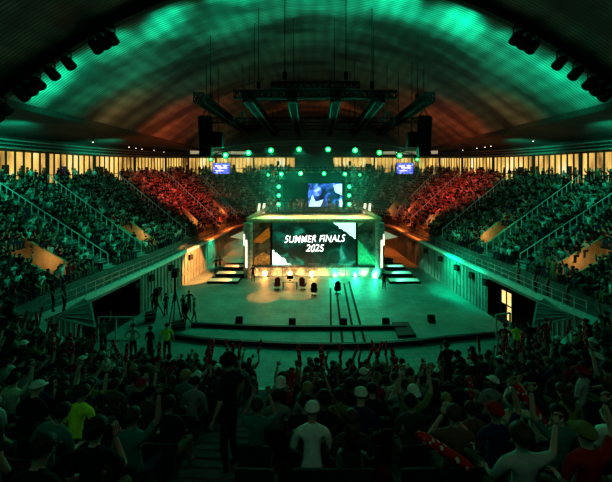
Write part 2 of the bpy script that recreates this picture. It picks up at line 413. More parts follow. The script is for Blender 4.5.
tag(inner_m.build('wall_concourse',[intm,dark]),kind='structure')

# ------------------------------------------------------------------ roof
# vault over the hall, springing from straight beams, and a dark lower soffit outward to the windows
def vz(x): return 24.2-.0205*x*x
XS=20.0; m=MB(); nx,ny=40,34; Y0,Y1=-8.,80.
vs=[]; 
for j in range(ny+1):
    y=Y0+(Y1-Y0)*j/ny
    for i in range(nx+1):
        x=-XS+2*XS*i/nx; vs.append((x,y,vz(x)))
fs=[(j*(nx+1)+i,j*(nx+1)+i+1,(j+1)*(nx+1)+i+1,(j+1)*(nx+1)+i) for j in range(ny) for i in range(nx)]
m.add(vs,fs); tag(m.build('ceiling',cm,smooth=True),kind='structure')
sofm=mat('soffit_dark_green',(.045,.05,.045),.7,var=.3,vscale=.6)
fasm=mat('fascia_green_grey',(.22,.24,.22),.5,var=.2)
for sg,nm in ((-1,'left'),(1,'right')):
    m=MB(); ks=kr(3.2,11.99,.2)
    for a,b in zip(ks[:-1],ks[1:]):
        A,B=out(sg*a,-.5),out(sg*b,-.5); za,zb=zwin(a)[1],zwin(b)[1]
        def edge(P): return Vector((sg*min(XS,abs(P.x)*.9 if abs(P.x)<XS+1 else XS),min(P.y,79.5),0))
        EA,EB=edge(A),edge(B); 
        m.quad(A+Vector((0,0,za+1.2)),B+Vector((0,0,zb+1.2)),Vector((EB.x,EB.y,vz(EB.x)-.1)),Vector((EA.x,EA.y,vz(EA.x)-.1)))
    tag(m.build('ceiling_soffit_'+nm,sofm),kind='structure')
    m=MB()
    for a,b in zip(ks[:-1],ks[1:]):
        A,B=out(sg*a,-.5),out(sg*b,-.5); za,zb=zwin(a)[1],zwin(b)[1]
        for z_,w_,h_,mi in ((.12,.5,.16,0),(.5,.2,.1,0),(.85,.35,.14,0)):
            m.bar(A+Vector((0,0,za+z_)),B+Vector((0,0,zb+z_)),w_,h_,mi)
        A3,B3=out(sg*a,.1),out(sg*b,.1); m.quad(A3+Vector((0,0,za)),B3+Vector((0,0,zb)),B3+Vector((0,0,zb+1.4)),A3+Vector((0,0,za+1.4)),1)
        A4,B4=out(sg*a,2.6),out(sg*b,2.6); m.quad(A3+Vector((0,0,za)),B3+Vector((0,0,zb)),B4+Vector((0,0,zb)),A4+Vector((0,0,za)),1)
    tag(m.build('trim_%d'%(40+sg),[fasm,sofm]),kind='structure')
    m=MB(); m.box((sg*20.1,36,vz(20)-.15),(.35,88,.5)); m.build('trim_%d'%(50+sg),beamm)['kind']='structure'
# near soffit sides above the frame's edge
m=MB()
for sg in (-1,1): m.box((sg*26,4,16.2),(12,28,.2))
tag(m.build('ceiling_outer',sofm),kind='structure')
# arched ribs of the vault
def rib(y,nm,r=.22):
    m=MB(); pts=[Vector((x,y,vz(x)-.35)) for x in np.linspace(-XS,XS,41)]
    for a,b in zip(pts[:-1],pts[1:]): m.bar(a,b,r*2,.5)
    tag(m.build(nm,beamm),kind='structure')
rib(21.5,'beam_arch'); 

# end gable
m=MB(); xs=np.linspace(-XS,XS,31)
for a,b in zip(xs[:-1],xs[1:]): m.quad((a,79.5,12),(b,79.5,12),(b,79.5,vz(b)),(a,79.5,vz(a)))
m.box((0,79.2,16.4),(34,.4,.5)); 
tag(m.build('wall_gable',mat('gable_boards',(.14,.11,.08),.8,var=.3,vscale=.5)),kind='structure')

# ------------------------------------------------------------------ roof spotlights on the arch
def vent(): pass
def spotfix(x, lab, n):
    z=vz(x)-.7; t=empty('roof_spotlight',(x,21.3,z),0,lab,'spotlight','dark spotlights hung under the near roof arch')
    MB().box((0,0,.05),(.5,.12,.1)).bar((-.3,0,0),(-.3,0,-.6),.05).bar((.3,0,0),(.3,0,-.6),.05).bar((-.3,0,.05),(.3,0,.05),.06).build('yoke',black,t)
    b=MB(); b.tube([(0,-.25,-.5),(0,.0,-.5),(0,.5,-.75)],[.2,.3,.33],10); b.build('housing',black,t)
    MB().tube([(0,.5,-.75),(0,.52,-.76)],[.3,.3],10).build('lens',dark,t)
    return t
lx=[(-8.9,'cluster high on the arch'),(-9.6,'cluster high on the arch'),(-10.3,'cluster high on the arch'),(-14.6,'single on the arch flank'),(-15.6,'single on the arch flank'),(-16.7,'low cluster on the arch'),(-17.3,'low cluster on the arch'),(-17.9,'low cluster on the arch'),(-19.0,'foot of the arch'),(-19.6,'foot of the arch')]
lx=[(-12.6,'first of three in the cluster high on the left arch'),(-13.1,'middle of three in the cluster high on the left arch'),(-13.6,'last of three in the cluster high on the left arch'),(-15.3,'upper of two singles midway down the left arch'),(-16.3,'lower of two singles midway down the left arch'),
 (-17.2,'top of the low left arch cluster'),(-17.7,'middle of the low left arch cluster'),(-18.2,'bottom of the low left arch cluster'),(-19.3,'upper of two at the left arch foot'),(-19.8,'lower of two at the left arch foot')]
for x,l in lx: spotfix(x,'black roof spotlight, '+l,0)
for x,l in lx: spotfix(-x*1.0,'black roof spotlight, '+l.replace('left','right'),0)

dl=mat('downlight_lens',(.9,.9,.9),.4,emit=(1,.85,.6),es=4)
# small downlights in the soffit
def soffit_z(x,y,sg):
    return None
dls=[(28,112,29),(73,120,34),(108,128,41),(136,135,49),(93,142,33),(129,147,44),(136,148,46),(142,149,48),(154,150,52),(164,152,55),(463,150,52),(477,148,47),(485,147,45),(491,146,43),(533,141,34),(555,133,40),(590,124,33)]
for i,(px,py,d) in enumerate(dls):
    p=at(px,py,d); sd='left' if px<300 else 'right'
    t=empty('soffit_downlight',p,0,'tiny lit downlight in the dark %s soffit, %s from the arena front'%(sd,ordinal((i%10)+1)),'downlight','downlights in the dark soffits')
    # stem reaches the soffit above
    MB().tube([(0,0,0),(0,0,.25)],[.09,.09],8).build('can',dark,t); MB().ball((0,0,-.02),(.07,.07,.05),8,4).build('lens',dl,t)

# ------------------------------------------------------------------ trusses
def truss_mesh(a,b,w=.5,n=None,cd_=.06,flat=False):
    a=Vector(a); b=Vector(b); d=(b-a); l=d.length; d/=l; up=Vector((0,0,1)); x=d.cross(up).normalized()
    m=MB(); n=n or max(2,int(l/(w*1.1))); cs=[x*w/2+up*w/2,-x*w/2+up*w/2,-x*w/2-up*w/2,x*w/2-up*w/2]
    for c in cs: m.bar(a+c,b+c,cd_)
    for i in range(n+1):
        p=a+d*l*i/n
        for j in range(4): 
            m.bar(p+cs[j],p+cs[(j+1)%4],cd_*.6)
            if i<n: m.bar(p+cs[j],p+d*l/n+cs[(j+1)%4],cd_*.6)
    return m
def truss(name,a,b,lab,w=.5,mt=black,cd_=.07,group='black trusses under the roof',cables=True):
    t=empty(name,(0,0,0),0,lab,'truss',group); truss_mesh(a,b,w,cd_=cd_).build('lattice',mt,t)
    if cables:
        a=Vector(a); b=Vector(b)
        for f_ in (.15,.85):
            p=a.lerp(b,f_); m=MB(); zt=vz(p.x)-.1 if abs(p.x)<XS else p.z+2
            m.bar(p,Vector((p.x,p.y,zt)),.05); m.box((p.x,p.y,p.z+.7),(.28,.28,.5)); m.build('hoist_cable',black,t)
    return t
side_=lambda x:'left' if x<0 else 'right'
for x,l in ((8.6,'outer'),(5.0,'middle'),(1.8,'inner')):
    for s in (-1,1):
        truss('roof_truss',(s*(x-.2),25,16.8),(s*(x+.3),47,16.9),'%s black lattice truss running away towards the stage, %s side'%(l,side_(s)),.62,cd_=.12)
truss('roof_truss',(-6.0,26,17.2),(6.2,26,17.2),'short black cross truss nearest the camera, high above the floor',.5,cd_=.1)
truss('roof_truss',(-3.0,24.5,17.5),(3.2,24.5,17.5),'shortest black cross truss hung in front of the others',.4,cd_=.08)
truss('roof_truss',(-10.8,36.5,17.0),(11.0,36.5,17.0),'long black cross truss spanning all six lengthwise trusses',.5,cd_=.08)
truss('roof_truss',(-9.6,42,17.0),(9.8,42,17.0),'rear black cross truss above the green lamps',.5,cd_=.07)

# lamps
lampg=mat('lamp_lens_green',(.1,.9,.5),.3,emit=(.0,1,.16),es=1.5)
lampw=mat('lamp_core_green',(.3,1,.6),.3,emit=(.6,1,.72),es=1.6)
lampo=mat('lamp_lens_orange',(1,.6,.3),.3,emit=(1,.55,.22),es=3)
def beam_lamp(p, lab, group, r=.3, energy=0, aim=None, col=(.02,1,.45), size=75, mats=(lampg,lampw), rr=.15, blend=.9):
    t=empty('stage_lamp',p,0,lab,'stage lamp',group)
    MB().tube([(0,.35,.05),(0,.1,0),(0,-.1,0)],[r*.6,r,r*1.05],10).box((0,.2,.4),(.3,.2,.15)).build('housing',black,t)
    MB().bar((-r*1.1,.1,.0),(-r*1.1,.1,.45),.05).bar((r*1.1,.1,0),(r*1.1,.1,.45),.05).bar((-r*1.1,.1,.45),(r*1.1,.1,.45),.05).build('yoke',black,t)
    l=MB(); l.ball((0,-.1,0),(r*.8,.1,r*.8),12,6).build('lens',mats[0],t); MB().ball((0,-.17,0),(r*.45,.08,r*.45),10,6).build('bulb',mats[1],t)
    if energy:
        ld=bpy.data.lights.new('spot_beam','SPOT'); ld.energy=energy; ld.color=col; ld.spot_size=math.radians(size); ld.spot_blend=blend; ld.shadow_soft_size=rr
        lo=bpy.data.objects.new('spot_beam',ld); COL.objects.link(lo); q=Vector(p)+Vector((0,-.5,0)); lo.location=q
        lo.rotation_euler=(Vector(aim)-q).to_track_quat('-Z','Y').to_euler()
    return t
# front arc of lamps on a bowed truss
arc=[(-11.2,37.6,12.9),(-9.5,37.2,13.35),(-7.0,37,13.6),(-4.6,37,13.85),(-1.6,37,13.95),(1.5,37,13.95),(4.4,37,13.85),(7.0,37,13.6),(9.2,37.2,13.3),(11.2,37.6,12.9)]
t=empty('bowed_truss',(0,0,0),0,'gently bowed truss carrying the upper row of green lamps','truss','black trusses under the roof')
m=MB()
for a,b in zip(arc[:-1],arc[1:]):
    q=truss_mesh((a[0],a[1]+.4,a[2]+.75),(b[0],b[1]+.4,b[2]+.75),.4,cd_=.06); m.add(q.v,q.f)
m.build('lattice',steel,t)
m=MB()
for a in arc[::2]: m.bar((a[0],a[1]+.4,a[2]+.9),(a[0],a[1]+.4,vz(a[0])-.1),.05)
m.build('hoist_cable',black,t)
GA=(0,1,.58)
for i,p in enumerate(arc):
    big= 0<i<9
    beam_lamp(p,'bright green lamp, %s from the left in the upper bowed row'%ordinal(i+1),'green lamps in the upper bowed row',.38 if big else .24,
        energy=500 if i in (1,3,5,6,8) else 0, aim=(p[0]*1.05,27,0),size=80,col=GA)
row2=[(-5.5,41.5,11.25),(-3.9,41.3,11.35),(-1.6,41.3,11.4),(1.2,41.3,11.4),(3.7,41.3,11.35),(5.5,41.5,11.25)]
truss('stage_truss',(-6.2,41.7,11.95),(6.2,41.7,11.95),'horizontal truss over the stage with the lower row of green lamps',.4,cd_=.06,group='stage trusses')
for i,p in enumerate(row2): beam_lamp(p,'green lamp, %s from the left in the lower straight row'%ordinal(i+1),'green lamps in the lower straight row',.34 if 0<i<5 else .24)
for s in (-1,1):
    truss('stage_truss',(s*4.35+.02,41.8,6.9),(s*4.35,41.8,11.9),'upright truss of green lamps at the %s of the rear screen'%side_(s),.4,cd_=.06,group='stage trusses',cables=False)
    for j,z in enumerate((9.85,8.8,7.75)):
        beam_lamp((s*4.2,41.2,z),'green lamp, %s one on the upright %s of the rear screen'%(['top','middle','lowest'][j],side_(s)),'green lamps on the uprights',.31)

# hanging loudspeaker arrays
def line_array(x,lab):
    t=empty('line_array',(x,33,13.0),0,lab,'speaker array','loudspeaker arrays hung from the roof')
    for i in range(9):
        f_=i/8; y=-.35*(1-f_)**2; m=MB(); c=MB().box((0,y,3.4-i*.4),(1.15,.75,.37),rx=-.25*(1-f_)); c.build('speaker_cabinet',black,t)
    MB().box((0,0,3.75),(1.0,.9,.12)).bar((-.4,0,3.8),(0,0,4.6),.06).bar((.4,0,3.8),(0,0,4.6),.06).bar((0,0,4.6),(0,0,vz(x)-13.15),.06).build('rigging_frame',black,t)
line_array(-10.3,'tall black curved loudspeaker array hanging left of the stage'); line_array(10.5,'tall black curved loudspeaker array hanging right of the stage')
def sub_box(x,y,z,lab):
    t=empty('hanging_speaker',(x,y,z),0,lab,'speaker'); MB().box((0,0,0),(.9,.7,1.5)).build('cabinet',black,t); MB().bar((0,0,.75),(0,0,vz(x)-z-.1),.05).build('cable',black,t)
sub_box(-9.3,33.5,14.6,'black loudspeaker box hanging inside the left array'); sub_box(9.5,33.5,14.6,'black loudspeaker box hanging inside the right array')

# small hanging LED screens at the far corners
def led_small(px,lab):
    c=at(px,168.5,52); blue=emis_ramp('led_blue_%d'%px,[(.35,(.02,.05,.4)),(.5,(.08,.15,.9)),(.62,(.5,.6,1)),(.75,(.9,.95,1))],1.4,2.2,map_scale=(1,1,2.5))
    t=empty('led_screen',c,0,lab,'screen','small blue LED screens')
    MB().box((0,.1,0),(2.7,.15,1.75)).build('frame',black,t); MB().quad((-1.25,0,-.8),(1.25,0,-.8),(1.25,0,.8),(-1.25,0,.8)).build('display',blue,t)
    m=MB()
    for x,z,w_,h_ in ((-.5,.35,.9,.14),(.1,.1,1.4,.12),(-.2,-.35,1.1,.1),(.6,.4,.5,.18)): m.box((x,-.02,z),(w_,.02,h_))
    m.build('graphic',mat('led_white',(.8,.8,.9),.5,emit=(.8,.88,1),es=2.0),t)
    m=MB(); m.bar((-1,.1,.87),(-1,.1,vz(c.x)-c.z-.1),.05); m.bar((1,.1,.87),(1,.1,vz(c.x+1)-c.z-.1),.05); m.build('cable',black,t)
led_small(221.5,'small blue LED screen hanging over the left far crowd'); led_small(405,'small blue LED screen hanging over the right far crowd')
# fascia panels on the far corners, glow put in for light on them
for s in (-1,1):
    MB().bar((s*21.5,60,15.3),(s*12.5,66,15.6),.4,.55).build('trim_%d'%(60+s),mat('glowing_fascia',(.8,.74,.6),.6,emit=(1,.85,.6),es=.35))['kind']='structure'

# ------------------------------------------------------------------ stage
skirt=emis_ramp('stage_skirt_print',[(.35,(.05,.03,.01)),(.55,(.16,.1,.05))],.15,6,detail=6)
skm=mat('stage_skirt',(.8,.7,.55),.8,var=.6,vscale=5.5)
st=empty('stage',(0,39,0),0,'raised show stage with patterned skirt at the end of the floor','stage')
MB().box((0,2.6,.98),(14.6,6.4,.14)).build('deck',dark,st)
MB().box((0,-.55,.47),(14.4,.08,.92)).box((-7.25,2.5,.47),(.08,6.2,.92)).box((7.25,2.5,.47),(.08,6.2,.92)).build('skirt',skm,st)
m=MB(); 
for x in np.linspace(-7,7,5): m.bar((x,-.62,0),(x,-.62,1.0),.06)
m.build('skirt_post',black,st)
# stage header roof: flat slab edged with truss
hd=empty('stage_canopy',(0,0,0),0,'flat wide canopy with pale truss edging above the main screen','canopy')
canm=mat('canopy_sheet',(.75,.6,.4),.8,var=.7,vscale=5)
MB().add([(-7.4,38.2,6.2),(7.4,38.2,6.2),(6.6,43.6,6.45),(-6.6,43.6,6.45),(-7.4,38.2,6.05),(7.4,38.2,6.05),(6.6,43.6,6.3),(-6.6,43.6,6.3)],[(0,1,2,3),(7,6,5,4),(0,4,5,1),(1,5,6,2),(2,6,7,3),(3,7,4,0)]).build('roof_panel',canm,hd)
m=truss_mesh((-7.4,38.15,6.15),(7.4,38.15,6.15),.3,cd_=.05); q=truss_mesh((-7.4,38.2,6.35),(-5.8,43.5,7.1),.25,cd_=.06); m.add(q.v,q.f); q=truss_mesh((7.4,38.2,6.35),(5.8,43.5,7.1),.25,cd_=.06); m.add(q.v,q.f)
m.build('edge_truss',mat('truss_tan',(.4,.34,.24),.6),hd)
m=MB()
for x in (-7.0,-4.9,4.9,7.0): m.bar((x,40.6,1.05),(x,40.6,6.1),.22)
m.build('post',black,hd)
# main screen
ledm=emis_ramp('main_led_image',[(.34,(.0,.008,.006)),(.46,(.0,.03,.018)),(.55,(.0,.08,.05)),(.62,(.01,.3,.19)),(.74,(.1,.6,.42))],.9,.5,detail=8,distortion=1.2)
ls=empty('main_screen',(0,38.9,1.05),0,'large main LED screen reading SUMMER FINALS 2025','screen')
W2=4.7; H=4.95
MB().box((0,.2,H/2),(9.7,.3,H+.15)).build('cabinet',black,ls)
MB().quad((-W2,0,0),(W2,0,0),(W2,0,H),(-W2,0,H)).build('display',ledm,ls)
ledw=mat('led_pale_mint',(.8,.95,.9),.5,emit=(.6,1,.88),es=1.15); ledt=mat('led_white_text',(1,1,1),.5,emit=(1,1,1),es=1.6)
gm=mat('led_dark_green',(.01,.1,.06),.5,emit=(.0,.1,.06),es=.6)
# torn-edge wedges in two corners of the picture
def torn(p0,p1,corner,seed,y=-.02):
    r=random.Random(seed); n=14; pts=[]
    for i in range(n+1):
        f_=i/n; x=p0[0]+(p1[0]-p0[0])*f_; z=p0[1]+(p1[1]-p0[1])*f_
        if 0<i<n: x+=r.uniform(-.1,.1); z+=r.uniform(-.1,.1)
        pts.append((x,y,z))
    m=MB(); m.v=[(corner[0],y,corner[1])]+pts; m.f=[(0,i+1,i+2) for i in range(n)]; m.m=[0]*n; return m
torn((1.9,H),(W2,2.95),(W2,H),1).build('corner_graphic',ledw,ls); torn((-W2,1.75),(-2.5,0),(-W2,0),2).build('corner_graphic',ledw,ls)
torn((-W2,4.0),(-3.2,H),(-W2,H),3).build('corner_graphic',gm,ls)
def lettering(txt, size, x, z, parent, name, mt, y=-.06, rot=0, shear=.25, off=.012, sp=1.0, sx=1.0):
    c=bpy.data.curves.new(name,'FONT'); c.body=txt; c.size=size; c.align_x='CENTER'; c.shear=shear; c.offset=off; c.space_character=sp; c.extrude=.01
    o=bpy.data.objects.new(name+'_tmp',c); COL.objects.link(o); bpy.context.view_layer.update()
    me=bpy.data.meshes.new_from_object(o.evaluated_get(bpy.context.evaluated_depsgraph_get())); bpy.data.objects.remove(o)
    # brush look: letters wobble up and down a little
    n=len(me.vertices); co=np.empty(n*3); me.vertices.foreach_get('co',co); co=co.reshape(-1,3)
    co[:,1]+= .035*size*np.sin(co[:,0]*5.3/size*1.0)+.02*size*np.sin(co[:,0]*11/size+1); co[:,0]*=sx
    me.vertices.foreach_set('co',co.ravel()); me.materials.clear(); me.materials.append(mt)
    ob=bpy.data.objects.new(name,me); COL.objects.link(ob); ob.parent=parent; ob.location=(x,y,z); ob.rotation_euler=(PI/2,rot,0); return ob
lettering('SUMMER FINALS',1.12,.05,2.62,ls,'lettering',ledt,rot=-.02,sx=.80,sp=1.06)
lettering('2025',1.12,.05,1.58,ls,'lettering',ledt,rot=-.02,sx=.9)
# side panels with torn-paper print
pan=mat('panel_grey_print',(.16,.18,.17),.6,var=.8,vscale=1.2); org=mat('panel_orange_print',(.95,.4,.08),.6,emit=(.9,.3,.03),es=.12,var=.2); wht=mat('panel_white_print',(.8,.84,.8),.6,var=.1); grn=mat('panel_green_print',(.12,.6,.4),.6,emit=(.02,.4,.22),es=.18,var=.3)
def sidepanel(s,lab):
    t=empty('printed_panel',(0,38.95,1.05),0,lab,'stage panel','printed stage panels beside the main screen')
    x0,x1=s*4.95,s*7.35; n=8; m=MB(); rows=[]
    for i in range(n+1):
        f_=i/n; x=x0+(x1-x0)*f_; y=.1+ -.9*math.sin(f_*PI*.5)**2*0 + .0 + (f_**3)*-.5; rows.append((x,y))
    for (xa,ya),(xb,yb) in zip(rows[:-1],rows[1:]): m.quad((xa,ya,0),(xb,yb,0),(xb,yb,4.95),(xa,ya,4.95))
    m.build('panel',pan,t)
    if s<0:
        MB().add([(x0,-.03,3.2),(x0-.1,-.03,4.3),(x0-1.6,-.05,3.1),(x0-1.9,-.12,2.6),(x0-.9,-.04,2.5)],[(0,1,2,3,4)]).build('print_patch',org,t)
        MB().add([(x0,-.03,0),(x0,-.03,1.1),(x0-.8,-.03,1.5),(x0-1.7,-.12,.9),(x0-1.9,-.16,0)],[(0,1,2,3,4)]).build('print_patch',mat('panel_tan_print',(.7,.5,.28),.7,var=.5),t)
    else:
        MB().add([(x0,-.03,0),(x0,-.03,2.9),(x0+.7,-.05,2.3),(x0+1.5,-.12,1.3),(x0+2.2,-.4,.9),(x0+2.2,-.4,0)],[(0,1,2,3,4,5)]).build('print_patch',grn,t)
        MB().add([(x0+.0,-.03,4.3),(x0+.0,-.03,4.9),(x0+.9,-.04,4.9)],[(0,1,2)]).build('print_patch',wht,t)
sidepanel(-1,'tall printed panel with orange triangle at the left of the main screen'); sidepanel(1,'tall printed panel with green torn patch right of the main screen')
edge=mat('lit_edge_tube',(1,.95,.85),.4,emit=(1,.86,.66),es=2.2)
for s in (-1,1):
    t=empty('edge_light_tower',(s*7.2,37.75,0),0,'rounded column with bright vertical light at the %s stage edge'%side_(s),'column','lit columns at the stage edges')
    m=MB(); m.tube([(0,0,0),(0,0,6.0)],.5,14); m.build('column_body',mat('column_grey',(.35,.36,.34),.5,var=.4),t)
    m=MB(); m.box((s*.1,-.52,2.7),(.16,.08,3.0)); m.box((s*.35,-.42,4.2),(.12,.08,1.2)); m.build('light_strip',edge,t)
    t=empty('wedge_flag',(s*8.0,38.2,4.0),0,'pointed white wedge panel jutting from the %s stage column'%side_(s),'panel','white wedge panels on the stage columns')
    MB().add([(0-s*.4,0,1.1),(s*1.3,0,.35),(-s*.4,0,0),(-s*.4,.3,1.1),(s*1.3,.3,.35),(-s*.4,.3,0)],[(0,1,2),(5,4,3),(0,3,4,1),(1,4,5,2)]).build('wedge',mat('wedge_white_glow',(.85,.8,.7),.6,emit=(1,.9,.7),es=.22),t)  # warm glow put into the white in place of light falling on it
    MB().box((-s*.45,.1,.5),(.15,.15,1.2)).build('bracket',black,t)
# rear rig backdrop and upper screen
bkm=mat('rear_mesh_black',(.012,.02,.017),.8,var=.4)
b=MB().box((0,43.8,9.3),(7.9,.12,4.4)); tag(b.build('rear_backdrop',bkm),'black mesh backdrop filling the rear stage frame','backdrop cloth')
upm=emis_ramp('upper_led_image',[(.40,(.0,.004,.02)),(.50,(.01,.03,.2)),(.58,(.08,.2,.8)),(.66,(.6,.8,1)),(.74,(1,1,1))],1.6,.8,detail=6,distortion=.8)
us=empty('led_screen',(1.4,43.2,7.2),0,'upper rear LED screen with a blue and white picture behind the canopy','screen','rear screen')
MB().box((0,.1,1.55),(4.5,.2,3.2)).build('frame',black,us); MB().quad((-2.15,-.02,.08),(2.15,-.02,.08),(2.15,-.02,3.0),(-2.15,-.02,3.0)).build('display',upm,us)
pale=mat('led_pale_blue',(.7,.8,1),.5,emit=(.6,.78,1),es=1.3)
MB().add([(1.25,-.04,1.9),(2.1,-.04,1.5),(2.12,-.04,2.95),(1.0,-.04,2.8)],[(0,1,2,3)]).add([(-2.1,-.04,.1),(-1.6,-.04,1.6),(-1.2,-.04,.7),(-.2,-.04,1.0),(-.6,-.04,.1)],[(0,1,2,3,4)]).build('graphic',pale,us)
# white upright boards on the canopy wings
for s in (-1,1):
    for j,x in enumerate((6.3,6.9)):
        t=MB().add([(-.2,0,0),(.12,0,0),(.24,0,1.2),(-.05,0,1.2),(-.2,.1,0),(.12,.1,0),(.24,.1,1.2),(-.05,.1,1.2)],[(0,1,2,3),(7,6,5,4),(1,5,6,2),(2,6,7,3),(3,7,4,0),(0,4,5,1)]).build('lit_fin',mat('lit_fin_white',(.9,.85,.75),.6,emit=(1,.92,.78),es=1.1))
        t.location=(s*x,43.0,6.5); tag(t,'slanted white lit board on the %s canopy wing, %s one'%(side_(s),['inner','outer'][j]),'board','slanted lit boards on the canopy wings')

# stage side steps
for s in (-1,1):
    t=empty('stage_steps',(s*9.4,37.4,0),0,'broad stage steps with bright treads at the %s of the stage'%side_(s),'steps','broad side steps')
    for i in range(3):
        y=-1.9+i*1.9; z=.24*(i+1); xo=-s*.3*i
        MB().box((xo,y+.95,z/2),(3.2,1.88,z)).build('step_block',black,t)
        MB().quad((xo-1.55,y+.05,z+.01),(xo+1.55,y+.05,z+.01),(xo+1.55,y+1.2,z+.01),(xo-1.55,y+1.2,z+.01)).build('tread',white,t)
        c_=(1,.42,.14) if s<0 else (.25,1,.6); px_=s*7.9; q=Vector((px_,37.4+y+.3,z+.75))
        ld=bpy.data.lights.new('step_beam','SPOT'); ld.energy=520; ld.color=c_; ld.spot_size=math.radians(50); ld.spot_blend=.3; ld.shadow_soft_size=.05
        lo=bpy.data.objects.new('step_beam',ld); COL.objects.link(lo); lo.location=q; lo.rotation_euler=(Vector((s*9.6,37.4+y+.5,z))-q).to_track_quat('-Z','Y').to_euler()
# footlights and the pools they throw
foot=[(265,0,'orange'),(290,1,'orange'),(312,0,'orange'),(335,0,'green'),(355,0,'green'),(374,0,'green')]
def footlight(px,colr,i):
    x=(px-CX)/F*37.6; p=(x,37.7,.55)
    t=empty('floor_spotlight',p,0,'%s floor lamp before the stage skirt, %s from the left'%(colr,ordinal(i+1)),'floor lamp','floor lamps before the stage')
    MB().tube([(0,.25,0),(0,0,0),(0,-.15,-.03)],[.2,.31,.32],10).build('housing',black,t); MB().box((0,.1,-.38),(.4,.3,.3)).bar((-.28,.05,-.25),(-.28,.05,.05),.05).bar((.28,.05,-.25),(.28,.05,.05),.05).build('yoke',black,t)
    mm=lampo if colr=='orange' else lampg
    MB().ball((0,-.17,-.03),(.3,.1,.3),10,6).build('lens',mm,t)
    c=(1,.30,.06) if colr=='orange' else (.05,1,.55)
    ld=bpy.data.lights.new('foot_beam','SPOT'); ld.energy=260 if colr=='orange' else 500; ld.color=c; ld.spot_size=math.radians(70); ld.spot_blend=.3; ld.shadow_soft_size=.1
    lo=bpy.data.objects.new('foot_beam',ld); COL.objects.link(lo); lo.location=(x,37.4,1.3); lo.rotation_euler=(Vector((x,35.4,0))-Vector((x,37.4,1.3))).to_track_quat('-Z','Y').to_euler()
    l2=bpy.data.lights.new('skirt_wash','SPOT'); l2.energy=260; l2.spot_size=math.radians(130); l2.spot_blend=.5; l2.color=(1,.55,.25) if px<340 else (.6,.9,.5); l2.shadow_soft_size=.1
    lo=bpy.data.objects.new('skirt_wash',l2); COL.objects.link(lo); lo.location=(x,37.35,.2); lo.rotation_euler=Vector((0,1,.25)).to_track_quat('-Z','Y').to_euler()
for i,(px,_,c) in enumerate(foot): footlight(px,c,i)

# players' desks and chairs on the floor
deskm=mat('desk_grey',(.35,.33,.3),.5,var=.2)
def desk(px,py,lab):
    d=F*EYE/(py-CY); x=(px-CX)/F*d; t=empty('player_desk',(x,d,0),0,lab,'desk','player desks')
    MB().box((0,0,.74),(1.5,.7,.05)).build('tabletop',deskm,t)
    for sx in (-1,1):
        for sy in (-1,1): MB().bar((sx*.68,sy*.28,0),(sx*.68,sy*.28,.72),.05).build('leg',black,t)
    mo=empty('monitor',(x,d,.765),0,'black flat monitor on the %s'%lab.split(' with')[0],'monitor','monitors on the desks')
    MB().box((0,.05,.35),(.6,.04,.36)).build('display',black,mo); MB().box((0,.06,.1),(.06,.04,.2)).build('neck',black,mo); MB().box((0,.06,.01),(.25,.2,.02)).build('base',black,mo)
desk(290,288.5,'grey desk before the stage skirt, beside the orange lamps')
def chair(px,py,lab,rz=0,col=black):
    d=F*EYE/(py-CY); x=(px-CX)/F*d; t=empty('player_chair',(x,d,0),rz,lab,'chair','dark chairs on the floor')
    MB().box((0,0,.46),(.52,.5,.1)).build('seat',col,t); b=MB(); b.box((0,-.26,.85),(.52,.09,.72),rx=.1).box((0,-.3,1.24),(.3,.1,.16)).build('backrest',col,t)
    MB().tube([(0,0,.1),(0,0,.42)],.035,8).build('stem',steel,t); m=MB()
    for a in range(5): m.bar((0,0,.1),(.3*math.cos(a*1.2566),.3*math.sin(a*1.2566),.05),.05)
    m.build('star_base',black,t)
    for s in (-1,1): MB().bar((s*.3,-.15,.68),(s*.3,.15,.68),.06).bar((s*.3,-.1,.46),(s*.3,-.1,.68),.04).build('armrest',black,t)
chair(314,296,'dark swivel chair by the orange floor lamps, out on the floor'); chair(337.5,294.5,'dark swivel chair by the green floor lamps, at the cable runs')
redc=mat('chair_dark_red',(.3,.03,.02),.7,var=.2)
chair(277,290,'dark red swivel chair left of the grey desk',.3,redc); chair(303,290,'dark red swivel chair right of the grey desk',-.3,redc)

# floor cables and low boards
for i,(xa,xb,ya,yb) in enumerate([(330.5,331,289,347),(336,343,286,347),(344,356,284,347),(349,366,282,347)]):
    da=F*EYE/(ya-CY); db=F*EYE/(yb-CY); A=((xa-CX)/F*da,da,.04); B=((xb-CX)/F*db,db,.04)
    tag(MB().bar(A,B,.16,.07).build('cable_ramp',black),'long black cable ramp across the floor, %s from the left'%ordinal(i+1),'cable ramp','cable ramps')
ledb=mat('kerb_black',(.01,.012,.012),.6,var=.2)
def curve_board(pts,h,name,lab,w_=.25,mt=ledb):
    P=[]
    for (px,py) in pts: d=F*EYE/(py-CY); P.append(Vector(((px-CX)/F*d,d,h/2)))
    m=MB()
    for a,b in zip(P[:-1],P[1:]): m.bar(a,b+(b-a)*.01,w_,h)
    return tag(m.build(name,mt),lab,'board','low black boards across the floor')
curve_board([(192,326),(230,328),(280,329.5),(330,329.5),(380,329),(406,328.5)],.26,'low_barrier','low black board across the floor, the one nearer the stage')
curve_board([(172,338),(200,342),(240,345),(290,347.5),(330,348),(380,347),(420,344),(444,341),(500,336)],.3,'low_barrier','longer low black board bowing across the floor nearest the crowd')
m=MB(); P=[(392,324.5),(408,324),(416,337),(398,338)]
V=[Vector(((x-CX)/F*(F*EYE/(y-CY)),F*EYE/(y-CY),.0)) for x,y in P]
m.add(V+[v+Vector((0,0,.18)) for v in V],[(4,5,6,7),(0,1,5,4),(1,2,6,5),(2,3,7,6),(3,0,4,7)])
tag(m.build('floor_hatch_mat',ledb),'black rectangular mat between the two low boards','mat')
